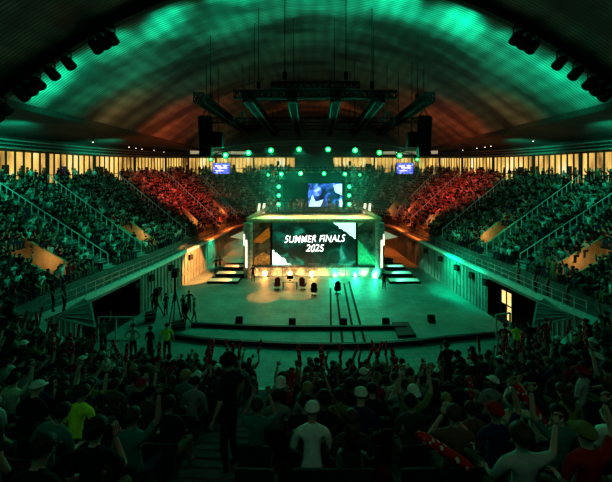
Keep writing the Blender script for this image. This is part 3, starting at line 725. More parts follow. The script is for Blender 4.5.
for i,(px,py) in enumerate([(238,326),(292,328),(344,328),(387,327.5),(433,324)]):
    d=F*EYE/(py-CY); x=(px-CX)/F*d
    t=empty('floor_monitor',(x,d+.3,0),0,'small black wedge monitor by the low board, %s from the left'%ordinal(i+1),'monitor','wedge monitors by the low board')
    MB().add([(-.25,-.2,0),(.25,-.2,0),(.25,.25,0),(-.25,.25,0),(-.25,.0,.5),(.25,.0,.5),(.25,.25,.5),(-.25,.25,.5)],[(3,2,1,0),(4,5,6,7),(0,1,5,4),(1,2,6,5),(2,3,7,6),(3,0,4,7)]).build('cabinet',black,t)
    MB().quad((-.2,-.19,.06),(.2,-.19,.06),(.2,-.03,.44),(-.2,-.03,.44)).build('grille',dark,t)

# camera platform crew gear, left of the floor
def camera_tripod(px,py,h,lab,cat='camera'):
    d=F*EYE/(py-CY); x=(px-CX)/F*d; t=empty('broadcast_camera',(x,d,0),.2,lab,cat,'broadcast cameras')
    for a in (0,2.09,4.19): MB().bar((.55*math.cos(a+.5),.55*math.sin(a+.5),0),(0,0,h*.75),.07).build('leg',black,t)
    MB().tube([(0,0,h*.5),(0,0,h)],.07,8).build('pedestal',black,t)
    MB().box((0,.1,h+.25),(.35,.8,.42)).box((0,-.15,h+.55),(.25,.3,.2)).build('camera_body',black,t); MB().tube([(0,.5,h+.25),(0,.95,h+.25)],[.14,.2],10).build('camera_lens',black,t)
camera_tripod(175,326,3.6,'tall black camera mast with head standing by the left green wall')
camera_tripod(157,318,1.7,'black tripod camera beside the left wall, behind the tall mast')
camera_tripod(186,327,1.1,'low black tripod camera at the end of the low board')
def crate(px,py,s,lab):
    d=F*EYE/(py-CY); x=(px-CX)/F*d; t=empty('flight_case',(x,d,0),.4,lab,'case','black flight cases')
    MB().box((0,0,s[2]/2),s).build('case_body',black,t); m=MB()
    for z in (.08,s[2]*.7,s[2]+.05):
        m.bar((-s[0]/2,-s[1]/2,z),(s[0]/2,-s[1]/2,z),.04); m.bar((-s[0]/2,s[1]/2,z),(s[0]/2,s[1]/2,z),.04); m.bar((-s[0]/2,-s[1]/2,z),(-s[0]/2,s[1]/2,z),.04); m.bar((s[0]/2,-s[1]/2,z),(s[0]/2,s[1]/2,z),.04)
    m.build('edge_trim',steel,t)
crate(178,329,(.9,.6,.45),'black flight case at the foot of the camera mast'); crate(150,322,(.7,.6,.7),'black flight case against the left green wall'); crate(388,266,(1,.7,.9),'black flight case behind the right stage steps')
def barrier(px,py,lab,n=2,rz=0):
    d=F*EYE/(py-CY); x=(px-CX)/F*d; t=empty('goal_frame',(x,d,0),rz,lab,'frame','white rectangular frames by the tunnels')
    m=MB()
    for i in range(n+1): m.bar((i*1.2-1.2,0,0),(i*1.2-1.2,0,1.6),.09)
    m.bar((-1.2,0,1.6),(1.2*(n-1),0,1.6),.09); m.build('frame',mat('frame_dull_white',(.4,.42,.4),.6),t); MB().bar((-1.2,0,.06),(1.2*(n-1),0,.06),.06).build('foot_rail',steel,t)
barrier(116,341,'white double frame standing before the left tunnel'); barrier(510,336,'white frame standing before the right tunnel',1,.3)

# ------------------------------------------------------------------ people
skinm=[mat('skin_light',(.62,.4,.3),.6,var=.05),mat('skin_tan',(.42,.26,.18),.6,var=.05),mat('skin_dark',(.2,.11,.07),.6,var=.05)]
def cloth(n,c,**k): return mat('cloth_'+n,c,.85,var=.15,vscale=10,spec=.1,**k)
SH={'black':cloth('black',(.015,.016,.018)),'charcoal':cloth('charcoal',(.05,.052,.055)),'navy':cloth('navy',(.02,.03,.08)),'grey':cloth('grey',(.26,.27,.27)),'pale grey':cloth('pale_grey',(.5,.52,.5)),
 'white':cloth('white',(.82,.83,.8)),'red':cloth('red',(.45,.02,.02)),'olive':cloth('olive',(.18,.22,.06)),'brown':cloth('brown',(.16,.09,.05)),'teal':cloth('teal',(.05,.22,.18)),'cream':cloth('cream',(.7,.62,.42)),'neon yellow':cloth('neon_yellow',(.6,.85,.05),emit=(.35,.6,.03),es=.012)}
HM={'black-haired':mat('hair_black',(.01,.01,.01),.6),'brown-haired':mat('hair_brown',(.06,.03,.015),.6),'fair-haired':mat('hair_fair',(.35,.24,.1),.6)}
trou=[cloth('trousers_black',(.015,.015,.02)),cloth('trousers_denim',(.04,.06,.12)),cloth('trousers_khaki',(.2,.17,.1))]
shoem=mat('shoe_dark',(.03,.03,.03),.6,var=.2); eyem=mat('eye_dark',(.02,.01,.01),.3); lipm=mat('lip',(.35,.14,.12),.5)

def lerp3(a,b,t): return tuple(a[i]+(b[i]-a[i])*t for i in range(3))
ARM={ # elbow, wrist, hand-direction for the right (+x) arm; left mirrored
 'lap':((.25,.02,.80),(.14,.26,.68),(-.4,1,-.3)), 'knee':((.26,.10,.82),(.17,.38,.66),(-.2,1,-.2)), 'chin':((.24,.2,.84),(.08,.26,1.08),(-.3,.3,1)),
 'up':((.33,.05,1.26),(.30,.12,1.52),(0,.1,1)), 'high':((.27,.03,1.34),(.2,.05,1.62),(-.1,.0,1)), 'phone':((.24,.24,1.0),(.12,.36,1.25),(-.1,.1,1)),
 'clap':((.27,.16,.9),(.06,.34,1.06),(-.5,.5,1)), 'out':((.4,.1,1.02),(.55,.25,1.22),(.3,.3,1)), 'side':((.27,-.02,.8),(.29,.08,.56),(0,.2,-1)), 'hip':((.36,-.06,.84),(.2,.06,.68),(-1,.3,-.3))}
def skeleton(armL,armR,lean=0.,side=0.,stand=False,walk=0.,turn=0.):
    """joint chain (name, pos, radius, zone), edges and hand anchors; faces +Y, feet at z=0. zones 0 skin 1 shirt 2 trousers 3 shoes"""
    J=[];E=[]
    def j(p,r,z,par=None):
        J.append((Vector(p),r,z)); 
        if par is not None: E.append((par,len(J)-1))
        return len(J)-1
    dz = .42 if stand else 0.
    def up(p):      # lean the upper body about the hips
        q=Vector(p)-Vector((0,0,.5)); q.rotate(Euler((-lean,side,0))); return q+Vector((0,0,.5+dz))
    pel=j((0,0,.52+dz),(.15,.115),2); wa=j(up((0,0,.74)),(.125,.10),1,pel); ch=j(up((0,.0,.95)),(.15,.105),1,wa)
    ub=j(up((0,-.005,1.06)),(.115,.085),1,ch); nk=j(up((0,.01,1.15)),(.052,.052),0,ub)
    hb=j(up((0,.035,1.215)),(.068,.078),0,nk); hm=j(up((0,.03,1.29)),(.082,.096),0,hb); ht=j(up((0,.015,1.355)),(.055,.062),0,hm)
    hands=[]
    for s,arm in ((-1,armL),(1,armR)):
        e,wr,hd=ARM[arm]; sh=j(up((s*.185,0,1.05)),(.062,.062),1,ub)
        mid=lerp3((.185,0,1.05),e,.6); ml=j(up((s*mid[0],mid[1],mid[2])),(.052,.052),1,sh)
        el=j(up((s*e[0],e[1],e[2])),(.042,.042),0,ml); w_=j(up((s*wr[0],wr[1],wr[2])),(.028,.028),0,el)
        h=Vector((s*hd[0],hd[1],hd[2])).normalized(); h.rotate(Euler((-lean,side,0)))
        hands.append((s,J[w_][0].copy(),h))
    for s in (-1,1):
        if stand:
            a=walk*s
            hp=j((s*.09,0,.90),(.088,.095),2,pel); kn=j((s*.11,.04+a*.5,.50),(.058,.06),2,hp); an=j((s*.12,-.02+a,.1),(.04,.042),2,kn)
            j((s*.13,.1+a,.04),(.042,.036),3,an)
        else:
            hp=j((s*.10,.08,.51),(.088,.085),2,pel); kn=j((s*.15,.44,.5),(.062,.06),2,hp); an=j((s*.15,.42,.11),(.042,.042),2,kn)
            j((s*.16,.55,.05),(.045,.038),3,an)
    return J,E,hands,up
def hand_geo(m, s, w_, d, grip=False, n=5):
    ax=d.cross(Vector((0,1,0)) if abs(d.y)<.8 else Vector((0,0,1))).normalized(); nrm=d.cross(ax).normalized()
    R=Matrix((ax,d,nrm)).transposed(); P=lambda x,y,z: w_+R@Vector((x,y,z))
    m.ball(P(0,.055,0),(.042,.052,.017),8,5,0,R)
    for i,(x,l) in enumerate(((-.032,.065),(-.011,.078),(.011,.072),(.031,.055))):
        c=.045 if grip else .012
        m.tube([P(x,.09,0),P(x*1.15,.09+l*.5,c*.4),P(x*1.2,.09+l*(.55 if grip else .95),c)],[.0095,.009,.007],n,0)
    m.tube([P(-.036,.03,0),P(-.066,.058,.01),P(-.07,.09,.02)],[.012,.011,.008],n,0)
    return P(0,.075,.02), d
def skinned(J,E,sub):
    me=bpy.data.meshes.new('tmp'); me.from_pydata([p[0] for p in J],E,[]); me.update()
    o=bpy.data.objects.new('tmp',me); COL.objects.link(o)
    md=o.modifiers.new('s','SKIN'); md.use_smooth_shade=True; md.branch_smoothing=.3
    if not me.skin_vertices:
        bpy.context.view_layer.objects.active=o
    sv=me.skin_vertices[0].data
    for i,p in enumerate(J): sv[i].radius=p[1]; sv[i].use_root=(i==0)
    if sub: q=o.modifiers.new('q','SUBSURF'); q.levels=sub; q.render_levels=sub
    dg=bpy.context.evaluated_depsgraph_get(); dg.update(); r=bpy.data.meshes.new_from_object(o.evaluated_get(dg)); bpy.data.objects.remove(o)
    V_=[v.co.copy() for v in r.vertices]; F_=[tuple(p.vertices) for p in r.polygons]; bpy.data.meshes.remove(r)
    # zone of each face from the nearest bone
    Z=[]
    for f in F_:
        c=sum((V_[i] for i in f),Vector())/len(f); best=None
        for a,b in E:
            A,B=J[a][0],J[b][0]; t=max(0,min(1,(c-A).dot(B-A)/max(1e-9,(B-A).length_squared))); d=(c-A.lerp(B,t)).length-(J[a][1][0]*(1-t)+J[b][1][0]*t)*.8
            if best is None or d<best[0]: best=(d, J[a][2] if t<.5 else J[b][2])
        Z.append(best[1])
    return V_,F_,Z
def make_proto(armL,armR,grip=(False,False),**kw):
    J,E,hands,up=skeleton(armL,armR,**kw); V_,F_,Z=skinned(J,E,1)
    m=MB(); m.v=[tuple(v) for v in V_]; m.f=list(F_); m.m=list(Z); anchors=[]
    for (s,w_,d),g in zip(hands,grip): anchors.append(hand_geo(m,s,w_,d,g))
    turn=kw.get('turn',0)
    hd=up((0,.03,1.28)); Rh=Euler((-kw.get('lean',0)*.5,kw.get('side',0),0)).to_matrix()
    hp=lambda x,y,z: hd+Rh@Vector((x,y,z))
    m.ball(hp(0,.100,-.005),(.016,.024,.026),6,4,0,Rh)                       # nose
    for s in (-1,1):
        m.ball(hp(s*.085,.0,0),(.012,.022,.032),6,4,0,Rh)                # ears
        m.ball(hp(s*.032,.082,.02),(.014,.01,.009),6,4,4,Rh)             # eyes
    m.ball(hp(0,.088,-.045),(.026,.01,.008),6,4,5,Rh)                        # mouth
    me=m.mesh('body'); 
    for q in (skinm[0],SH['black'],trou[0],shoem,eyem,lipm): me.materials.append(q)
    me.polygons.foreach_set('use_smooth',[True]*len(me.polygons))
    Vl,Fl,Zl=skinned(J,E,0)
    return dict(mesh=me,head=hd,Rh=Rh,anchors=anchors,low=(np.array([tuple(v) for v in Vl]),Fl,Zl))
POSES={
 'sitting with hands in lap':dict(armL='lap',armR='lap'),
 'leaning forward':dict(armL='knee',armR='knee',lean=.32),
 'with chin on hand':dict(armL='lap',armR='chin',lean=.12),
 'holding a phone up':dict(armL='phone',armR='phone',grip=(True,True)),
 'raising the right arm':dict(armL='lap',armR='up',grip=(False,True)),
 'raising the left arm':dict(armL='up',armR='knee',grip=(True,False)),
 'with both arms raised':dict(armL='high',armR='up',grip=(True,True)),
 'clapping':dict(armL='clap',armR='clap'),
 'tilted to one side':dict(armL='lap',armR='knee',side=.28,lean=.1),
 'reaching out sideways':dict(armL='knee',armR='out',grip=(False,True)),
 'standing':dict(armL='side',armR='side',stand=True),
 'standing with hands on hips':dict(armL='hip',armR='hip',stand=True),
 'walking':dict(armL='lap',armR='side',stand=True,walk=.16),
 'standing with an arm up':dict(armL='side',armR='up',stand=True,grip=(False,True)),
}
PR={k:make_proto(**v) for k,v in POSES.items()}
SITP=[k for k in POSES if 'standing' not in k and k!='walking']

def hair_mesh(kind,seed=0):
    r=random.Random(seed); m=MB()
    if kind in('short','long','bun','curly'):
        n,mm=14,9; R=(.098,.112,.098); vs=[];fs=[]
        for i in range(mm+1):
            ph=PI/2-(PI*.66)*i/mm
            for k in range(n):
                a=2*PI*k/n; fr=max(0,math.sin(a)); ph2=PI/2-(PI/2-ph)*(1-.52*fr**1.5)
                q=1.0+(r.uniform(-.09,.13) if kind=='curly' else r.uniform(-.015,.02))+(.12 if kind=='curly' else 0)
                vs.append((R[0]*q*math.cos(ph2)*math.cos(a),R[1]*q*math.cos(ph2)*math.sin(a)-.008,R[2]*q*math.sin(ph2)+.028))
        for i in range(mm):
            for k in range(n): fs.append((i*n+(k+1)%n,i*n+k,(i+1)*n+k,(i+1)*n+(k+1)%n))
        m.add(vs,fs)
        if kind=='long':
            m.tube([(0,-.05,.0),(0,-.085,-.08),(0,-.10,-.18),(0,-.10,-.28)],[.085,.088,.08,.045],10)
        if kind=='bun': m.ball((0,-.11,.07),.042,8,5)
    return m.mesh('hair')
HMESH={k:hair_mesh(k,3) for k in ('short','long','bun','curly')}
for me in HMESH.values():
    me.materials.append(HM['black-haired']); me.polygons.foreach_set('use_smooth',[True]*len(me.polygons))
cm_=MB(); n=14; vs=[];fs=[]
for i in range(6):
    ph=PI/2*(1-i/5)
    for k in range(n): a=2*PI*k/n; vs.append((.104*math.cos(ph)*math.cos(a),.118*math.cos(ph)*math.sin(a),.095*math.sin(ph)+.02))
for i in range(5):
    for k in range(n): fs.append((i*n+(k+1)%n,i*n+k,(i+1)*n+k,(i+1)*n+(k+1)%n))
cm_.add(vs,fs); CAP=cm_.mesh('cap'); CAP.materials.append(SH['black']); CAP.polygons.foreach_set('use_smooth',[True]*len(CAP.polygons))
bm_=MB(); vs=[]
for k in range(9): a=PI*k/8; vs += [(.1*math.cos(a),.105*math.sin(a),.03),(.095*math.cos(a),.105+.085*math.sin(a),.012)]
bm_.add(vs,[(2*i,2*i+1,2*i+3,2*i+2) for i in range(8)]); BRIM=bm_.mesh('brim'); BRIM.materials.append(SH['black'])

def objmat(o,i,mt): o.material_slots[i].link='OBJECT'; o.material_slots[i].material=mt
def person(loc, rz, pose, shirt, hair, hairc, label, group=None, skin=0, tr=0, cap=None, capback=False, scale=1., cat='person'):
    p=PR[pose]; o=bpy.data.objects.new('person',p['mesh']); COL.objects.link(o); o.location=loc; o.rotation_euler=(0,0,rz); o.scale=(scale,)*3
    tag(o,label,cat,group); objmat(o,0,skinm[skin]); objmat(o,1,SH[shirt]); objmat(o,2,trou[tr])
    if cap:
        h=bpy.data.objects.new('cap',CAP); COL.objects.link(h); h.parent=o; objmat(h,0,SH[cap])
        b=bpy.data.objects.new('brim',BRIM); COL.objects.link(b); b.parent=h; objmat(b,0,SH[cap])
        if capback: b.rotation_euler=(0,0,PI)
        hb=bpy.data.objects.new('hair',HMESH['short']); COL.objects.link(hb); hb.parent=o; hb.location=p['head']; hb.rotation_euler=p['Rh'].to_euler(); hb.scale=(.9,.86,.84); objmat(hb,0,HM[hairc])
    else:
        h=bpy.data.objects.new('hair',HMESH[hair]); COL.objects.link(h); h.parent=o; objmat(h,0,HM[hairc])
    h.location=p['head']; h.rotation_euler=p['Rh'].to_euler()
    return o
# inflatable clap sticks: red, rounded, printed with pale blocks
stm=mat('stick_red',(.7,.02,.02),.35); 
tc=N(stm,'ShaderNodeTexCoord'); vo=N(stm,'ShaderNodeTexVoronoi'); vo.inputs['Scale'].default_value=14; r_=N(stm,'ShaderNodeValToRGB')
r_.color_ramp.interpolation='CONSTANT'; r_.color_ramp.elements[0].color=(.85,.75,.7,1); r_.color_ramp.elements[1].position=.28; r_.color_ramp.elements[1].color=(.75,.015,.01,1)
L(stm,tc.outputs['Object'],vo.inputs['Vector']); L(stm,vo.outputs['Distance'],r_.inputs[0]); L(stm,r_.outputs[0],stm.node_tree.nodes['Principled BSDF'].inputs['Base Color'])
L(stm,r_.outputs[0],stm.node_tree.nodes['Principled BSDF'].inputs['Emission Color']); stm.node_tree.nodes['Principled BSDF'].inputs['Emission Strength'].default_value=.0
m=MB(); m.tube([(0,0,-.12),(0,0,-.1),(0,0,-.05),(0,0,.42),(0,0,.5),(0,0,.52)],[.01,.035,.05,.055,.035,.01],12); STK=m.mesh('clap_stick'); STK.materials.append(stm); STK.polygons.foreach_set('use_smooth',[True]*len(STK.polygons))
def stick(p,d,label,s=1.):
    o=bpy.data.objects.new('clap_stick',STK); COL.objects.link(o); o.location=p; o.rotation_euler=Vector(d).to_track_quat('Z','Y').to_euler(); o.scale=(s,)*3
    return tag(o,label,'inflatable stick','red inflatable clap sticks')

# candidate seats over the whole bowl
seats=[]
for r in range(NR):
    for sg in (-1,1):
        k=.02 if sg>0 else -.02
        while abs(k)<11.95:
            p=bowl(k,r+.6); step=(.56 if abs(k)<3.2 else .5)/max(.5,arc_len_per_k(k,r+.6))
            if p.y>1.0 and not in_vom(k,r) and not any(abs(k-a)*arc_len_per_k(k,r+.6)<.78 for a in AISLES):
                z=rowz(k,r); px,py=proj((p.x,p.y,z+1.27))
                if -140<px<752 and py<600: seats.append([k,r,p,z,px,py])
            k+=sg*step
print('seats',len(seats))
def yaw(k): f=facing(k); return math.atan2(f.y,f.x)-PI/2

# named people the photo shows clearly: head pixel, pose, shirt, hair kind, hair colour, cap, label, extras
SPEC=[
 (312,412,'leaning forward','white','short','brown-haired','white','man in pale tee and white cap seated in the dark front centre'),
 (277,398,'sitting with hands in lap','grey','short','black-haired',None,'man with broad back in grey tee, beside the aisle standing man'),
 (352,420,'sitting with hands in lap','charcoal','long','brown-haired',None,'long-haired spectator seated just beyond the white-capped man'),
 (375,398,'leaning forward','black','short','black-haired',None,'man in black tee with small pale back print, centre of the crowd'),
 (413,402,'with chin on hand','charcoal','short','black-haired',None,'dark-shirted man next to the one with the back print'),
 (503,398,'tilted to one side','cream','short','brown-haired',None,'man in cream tee slumped sideways on the right of the crowd'),
 (523,440,'reaching out sideways','pale grey','curly','brown-haired',None,'spectator in light top holding the big red stick at the right'),
 (588,430,'raising the right arm','red','short','black-haired','olive','spectator in red sleeves and green head cover at the right edge'),
 (88,440,'with chin on hand','black','curly','black-haired',None,'large dark silhouetted spectator at the bottom left'),
 (40,425,'tilted to one side','teal','short','black-haired',None,'spectator in teal shirt leaning at the bottom left corner'),
 (190,392,'leaning forward','grey','short','black-haired',None,'spectator in mottled grey hoodie left of the standing man'),
 (168,420,'sitting with hands in lap','black','short','black-haired',None,'dark seated silhouette in front of the left aisle'),
 (131,448,'raising the right arm','teal','short','brown-haired',None,'spectator with bare raised forearm at the bottom left'),
 (70,392,'leaning forward','neon yellow','short','brown-haired',None,'spectator in neon yellow-green top amid the left crowd'),
 (257,393,'holding a phone up','teal','short','brown-haired',None,'spectator in teal top just right of the standing man'),
 (339,392,'sitting with hands in lap','olive','short','black-haired',None,'man in olive tee seated in the middle of the crowd'),
 (346,374,'sitting with hands in lap','cream','short','fair-haired',None,'fair-haired spectator in cream top mid crowd'),
 (399,380,'leaning forward','pale grey','short','black-haired',None,'spectator in pale grey top leaning forward in mid crowd'),
 (560,405,'raising the left arm','teal','short','black-haired',None,'spectator in teal long sleeves raising an arm at the right'),
 (14,458,'leaning forward','black','short','black-haired',None,'dark silhouette in the bottom left corner of the crowd'),
]
used=set(); people=[]
def frust(px,py): return 2<px<610 and py<474
for sp in SPEC:
    best=None
    for i,q in enumerate(seats):
        if i in used or abs(q[0])>3.4 or q[2].y<2.3: continue
        e=((q[4]-sp[0])*.7)**2+((q[5]-sp[1]-5)*1.6)**2
        if best is None or e<best[0]: best=(e,i)
    q=seats[best[1]]; r=q[1]; k=q[0]
    for _ in range(12):                                            # slide along the row
        p=bowl(k,r+.6); p2=bowl(k+.01,r+.6); x1=proj((p.x,p.y,q[3]+1.27))[0]; x2=proj((p2.x,p2.y,q[3]+1.27))[0]; k+=max(-.1,min(.1,(sp[0]-x1)/(x2-x1)*.01))
    p=bowl(k,r+.6); z=rowz(k,r)
    for i,q2 in enumerate(seats):
        if q2[1]==r and (q2[2]-p).length<.43: used.add(i)
    used.add(best[1]); seats[best[1]]=[k,r,p,z,*proj((p.x,p.y,z+1.27))]
    o=person((p.x,p.y,z),yaw(k),sp[2],sp[3],sp[4],sp[5],sp[7],cap=sp[6],skin=random.choice((0,0,1)),tr=random.randint(0,2))
    people.append(o); seats[best[1]].append(o)
# seats close to the lens stay empty, except the picked ones
cand=[]
for i,s in enumerate(seats):
    if i in used: continue
    k,r,p,z,px,py=s[:6]
    if abs(k)<3.6 and (p.length<4.7 or (py>424 and 60<px<560)): s.append('empty'); continue
    if random.random()<.07: s.append('empty'); continue
    if abs(k)<3.2 and p.y<17 and frust(px,py): cand.append((p.length,i))
cand.sort(); NIND=300-len(SPEC); ind=set(i for _,i in cand[:NIND])
print('near candidates',len(cand))
rows={}
for i in ind: rows.setdefault(seats[i][1],[]).append(i)
shirts=['black']*13+['charcoal']*9+['navy']*6+['grey']*4+['pale grey']*2+['white']*1+['red']*2+['olive']*2+['brown']*2+['teal']*3+['cream']*1
posew=['sitting with hands in lap']*5+['leaning forward']*4+['with chin on hand']*2+['holding a phone up']*2+['raising the right arm']*3+['raising the left arm']*2+['with both arms raised']*2+['clapping']*3+['tilted to one side']*2+['reaching out sideways']
rows_sorted=sorted(rows); nstick=0
for r in rows_sorted:
    L_=sorted(rows[r],key=lambda i:seats[i][4])
    for n_,i in enumerate(L_):
        k,r,p,z,px,py=seats[i][:6]; pose=random.choice(posew); sh=random.choice(shirts); hk=random.choice(['short']*5+['long']*2+['bun','curly','curly']); hc=random.choice(['black-haired']*4+['brown-haired']*3+['fair-haired'])
        cap=random.choice([None]*9+['black','white','red'])
        who=hc if not cap else '%s-capped'%cap
        sd='%s from left, %s row'%(ordinal(n_+1),ordinal(r+1))
        short={'sitting with hands in lap':'sitting','with both arms raised':'arms raised','raising the right arm':'right arm up','raising the left arm':'left arm up','with chin on hand':'chin on hand','holding a phone up':'hands held up','tilted to one side':'leaning sideways','reaching out sideways':'reaching out'}.get(pose,pose)
        lab='%s person in %s, %s, %s'%(who,sh,short,sd)
        j=p+Vector((random.uniform(-.05,.05),random.uniform(-.05,.05),0))
        o=person((j.x,j.y,z),yaw(k)+random.gauss(0,.22),pose,sh,hk,hc,lab,'spectators in the near stand',cap=cap,capback=random.random()<.3,skin=random.choice((0,0,1,2)),tr=random.randint(0,2),scale=random.uniform(.94,1.07))
        if ('arm' in pose) and nstick<46 and random.random()<.9:
            a=PR[pose]['anchors'][0 if pose=='raising the left arm' else 1]; M_=Matrix.LocRotScale(o.location,o.rotation_euler,o.scale)
            nstick+=1; d=(M_.to_3x3()@Vector((random.uniform(-.5,.5),random.uniform(-.2,.3),1))).normalized()
            stick(M_@a[0],d,'red printed clap stick held by person %s'%sd,random.uniform(.75,1))
        used.add(i)
# big sticks near the lens
for nm,(px,py,d),(dx,dy,dz),s_ in (('big red clap stick leaning left, held up at the right of the crowd',(541,420,5.0),(-.75,.1,1),1.25),('red printed clap stick held low at the bottom right',(462,462,3.9),(-1,.15,.55),1.1),('red clap stick upright beside the man in cream',(473,402,6.2),(-.15,0,1),.9),
    ('red clap stick held up over the centre left seats',(289,398,6.5),(.2,0,1),1.0)): stick(at(px,py,d),(dx,dy,dz),nm,s_)

# standing people placed along the floor, walkways and aisles
def standing(px,pyfoot,z,pose,shirt,lab,rz=0,cap=None,hair='short',d=None,tr=0,scale=1.,hc='black-haired'):
    d=d or F*(EYE-z)/(pyfoot-CY); x=(px-CX)/F*d
    return person((x,d,z),rz,pose,shirt,hair,hc,lab,cap=cap,tr=tr,scale=scale)
# tall young man standing in the near aisle, in profile
p=bowl(-.25,9.1); standing(230,0,rowz(-.25,9),'standing','black','tall curly-haired man in dark tee standing in the near aisle',PI*.38,hair='curly',d=p.y-.1,scale=1.05)
p=bowl(.75,2.4); standing(447,0,rowz(.75,2),'standing with hands on hips','black','bulky dark figure standing in the right-hand near aisle',.3,d=p.y,scale=1.08)
fl=[(166,316,0,'standing','black','crew member in black left of the tall camera mast',1.2),(183,318,0,'standing','charcoal','crew member standing just right of the tall camera mast',-.6),(189,313,0,'standing with hands on hips','black','crew member with hands on hips right of the mast',.4),
 (194,322,0,'walking','black','crew member walking beside the low board, right of the mast',-1.3),(154,312,0,'standing','black','crew member by the left wall tripod camera',.5),(216,273,0,'standing','black','first of two figures by the teal-lit left wall',0),(220,272,0,'standing','charcoal','second of two figures by the teal-lit left wall',.6),
 (253,282,0,'standing','charcoal','crew member at the foot of the left stage steps',0),(384,289,0,'standing','black','crew member by the right stage steps',PI)]
for a in fl: standing(a[0],a[1],a[2],a[3],a[4],a[5],a[6])
for px,py,sh,lab,rz in ((133,352,'pale grey','man in pale grey tee standing at the left rim of the crowd',0),(167,352,'neon yellow','steward in neon vest standing at the left rim of the crowd',.5),(150,355,'black','man in black standing between the grey tee and neon steward',-.4),
    (103,345,'teal','figure in teal standing before the left white frame',0),(517,352,'neon yellow','steward in neon green vest standing at the right rim',-.4),(530,350,'black','dark figure standing right of the neon steward',.2),(546,346,'charcoal','dark figure standing at the right corner of the rim',0),(505,352,'black','dark figure standing left of the neon steward',-.5)):
    standing(px,0,2.32,random.choice(['standing','standing with hands on hips','standing with an arm up']) if 'steward' not in lab else 'standing',sh,lab,rz,d=F*(EYE-2.32-.9)/(py-9-CY))
for px,py,sh,lab,rz in ((53,312,'black','dark person standing in the nearest left stand entrance',-1),(64,312,'charcoal','second person standing in the nearest left stand entrance',-1.2),(125,270,'black','person on the left walkway below the second aisle',-1),
    (568,303,'black','dark person standing before the nearest right stand entrance',1),(488,262,'charcoal','person on the right walkway under the middle entrance',1),(536,293,'black','person on the right walkway above the tunnel',1.3),(478,258,'black','person on the right walkway beside the green aisle',1.3),
    (548,296,'charcoal','second person on the right walkway above the tunnel',1.0),(190,238,'black','person on the left walkway in the red light',-1),(519,283,'charcoal','person at the bottom of the green right aisle',1.2)):
    standing(px,py,3.32,'standing',sh,lab,rz)
for i,px in enumerate((284,291,297,304,329,337,345)):
    standing(px,0,6.55,'standing' if i%2 else 'standing with hands on hips','black','dark crew member on the stage canopy, %s from the left'%ordinal(i+1),PI if i%3 else .5,d=42.3)

# ------------------------------------------------------------------ far crowd: everyone else, one body of low detail figures
hv=MB().ball((0,0,.025),(.1,.112,.095),8,5); HV=np.array(hv.v); HF=hv.f
tmpl=[]
for k_ in SITP+['standing','standing with an arm up']:
    p=PR[k_]; V_,F_,Z=p['low']; base=len(V_)
    V2=np.vstack([V_,HV*np.array([1.02,1.0,1.0])+np.array(p['head'])+np.array([0,-.014,.012])]); F2=list(F_)+[tuple(i+base for i in f) for f in HF]; Z2=list(Z)+[6]*len(HF)
    tmpl.append((k_,V2,F2,np.array(Z2)))
pal=[(.012,.012,.015)]*11+[(.04,.04,.045)]*6+[(.03,.04,.09)]*3+[(.25,.25,.25)]*3+[(.6,.6,.6)]*3+[(.8,.8,.78)]*3+[(.4,.03,.03)]*3+[(.1,.2,.15)]*2+[(.3,.2,.1)]*2
VV=[];FL=[];LP=[];CC=[];off=0; cnt=0
def addfig(t,loc,rz,s):
    global off,cnt
    k_,V2,F2,Z2=t; c,sn=math.cos(rz),math.sin(rz); R=np.array([[c,-sn,0],[sn,c,0],[0,0,1]])
    VV.append(V2@R.T*s+np.array(loc)); sh=pal[rng.randint(len(pal))]; sk=[(.6,.4,.3),(.42,.27,.19),(.22,.12,.08)][rng.choice(3,p=[.55,.3,.15])]
    tr_=[(.015,.015,.02),(.05,.07,.12),(.2,.18,.12)][rng.randint(3)]; hr=[(.01,.01,.01),(.06,.03,.015),(.3,.2,.1),(.6,.6,.6),(.4,.02,.02)][rng.choice(5,p=[.5,.3,.1,.06,.04])]
    zc={0:sk,1:sh,2:tr_,3:(.04,.04,.04),6:hr}
    for f,z in zip(F2,Z2): FL.extend([i+off for i in f]); LP.append(len(f)); CC.append((*zc[int(z)],1))
    off+=len(V2); cnt+=1
sit_t=[t for t in tmpl if 'standing' not in t[0]]; st_t=[t for t in tmpl if 'standing' in t[0]]
tw=[t for t in sit_t for _ in range(posew.count(t[0]) or 1)]
for i,s in enumerate(seats):
    if i in used or (len(s)>6): continue
    k,r,p,z,px,py=s[:6]
    if abs(k)>10.8 and abs(p.x)<9 and r<10: continue                  # hidden right behind the stage rig
    stand = (r==NR-1 and random.random()<.35) or random.random()<.015
    t=random.choice(st_t) if stand else random.choice(tw)
    addfig(t,(p.x,p.y,z),yaw(k)+random.gauss(0,.2),random.uniform(.84,.98))
for sg in (-1,1):                                                        # people strolling in the lit concourse
    for a in np.arange(4.0,11.4,.09):
        if random.random()<.6: q=out(sg*a,random.uniform(.6,1.8)); addfig(random.choice(st_t),(q.x,q.y,zwin(a)[0]),random.uniform(-3,3),random.uniform(.95,1.05))
me=bpy.data.meshes.new('crowd'); V_=np.vstack(VV); me.vertices.add(len(V_)); me.vertices.foreach_set('co',V_.ravel())
FLa=np.array(FL,dtype=np.int32); LPa=np.array(LP,dtype=np.int32); me.loops.add(len(FLa)); me.loops.foreach_set('vertex_index',FLa)
me.polygons.add(len(LPa)); me.polygons.foreach_set('loop_start',np.concatenate([[0],np.cumsum(LPa)[:-1]]).astype(np.int32))
me.update(calc_edges=True); me.validate()
at_=me.attributes.new('tint','FLOAT_COLOR','FACE'); at_.data.foreach_set('color',np.array(CC,dtype=np.float32).ravel())
crm=mat('crowd_cloth',(.2,.2,.2),.85,spec=.1); an=N(crm,'ShaderNodeAttribute'); an.attribute_name='tint'; L(crm,an.outputs['Color'],crm.node_tree.nodes['Principled BSDF'].inputs['Base Color'])
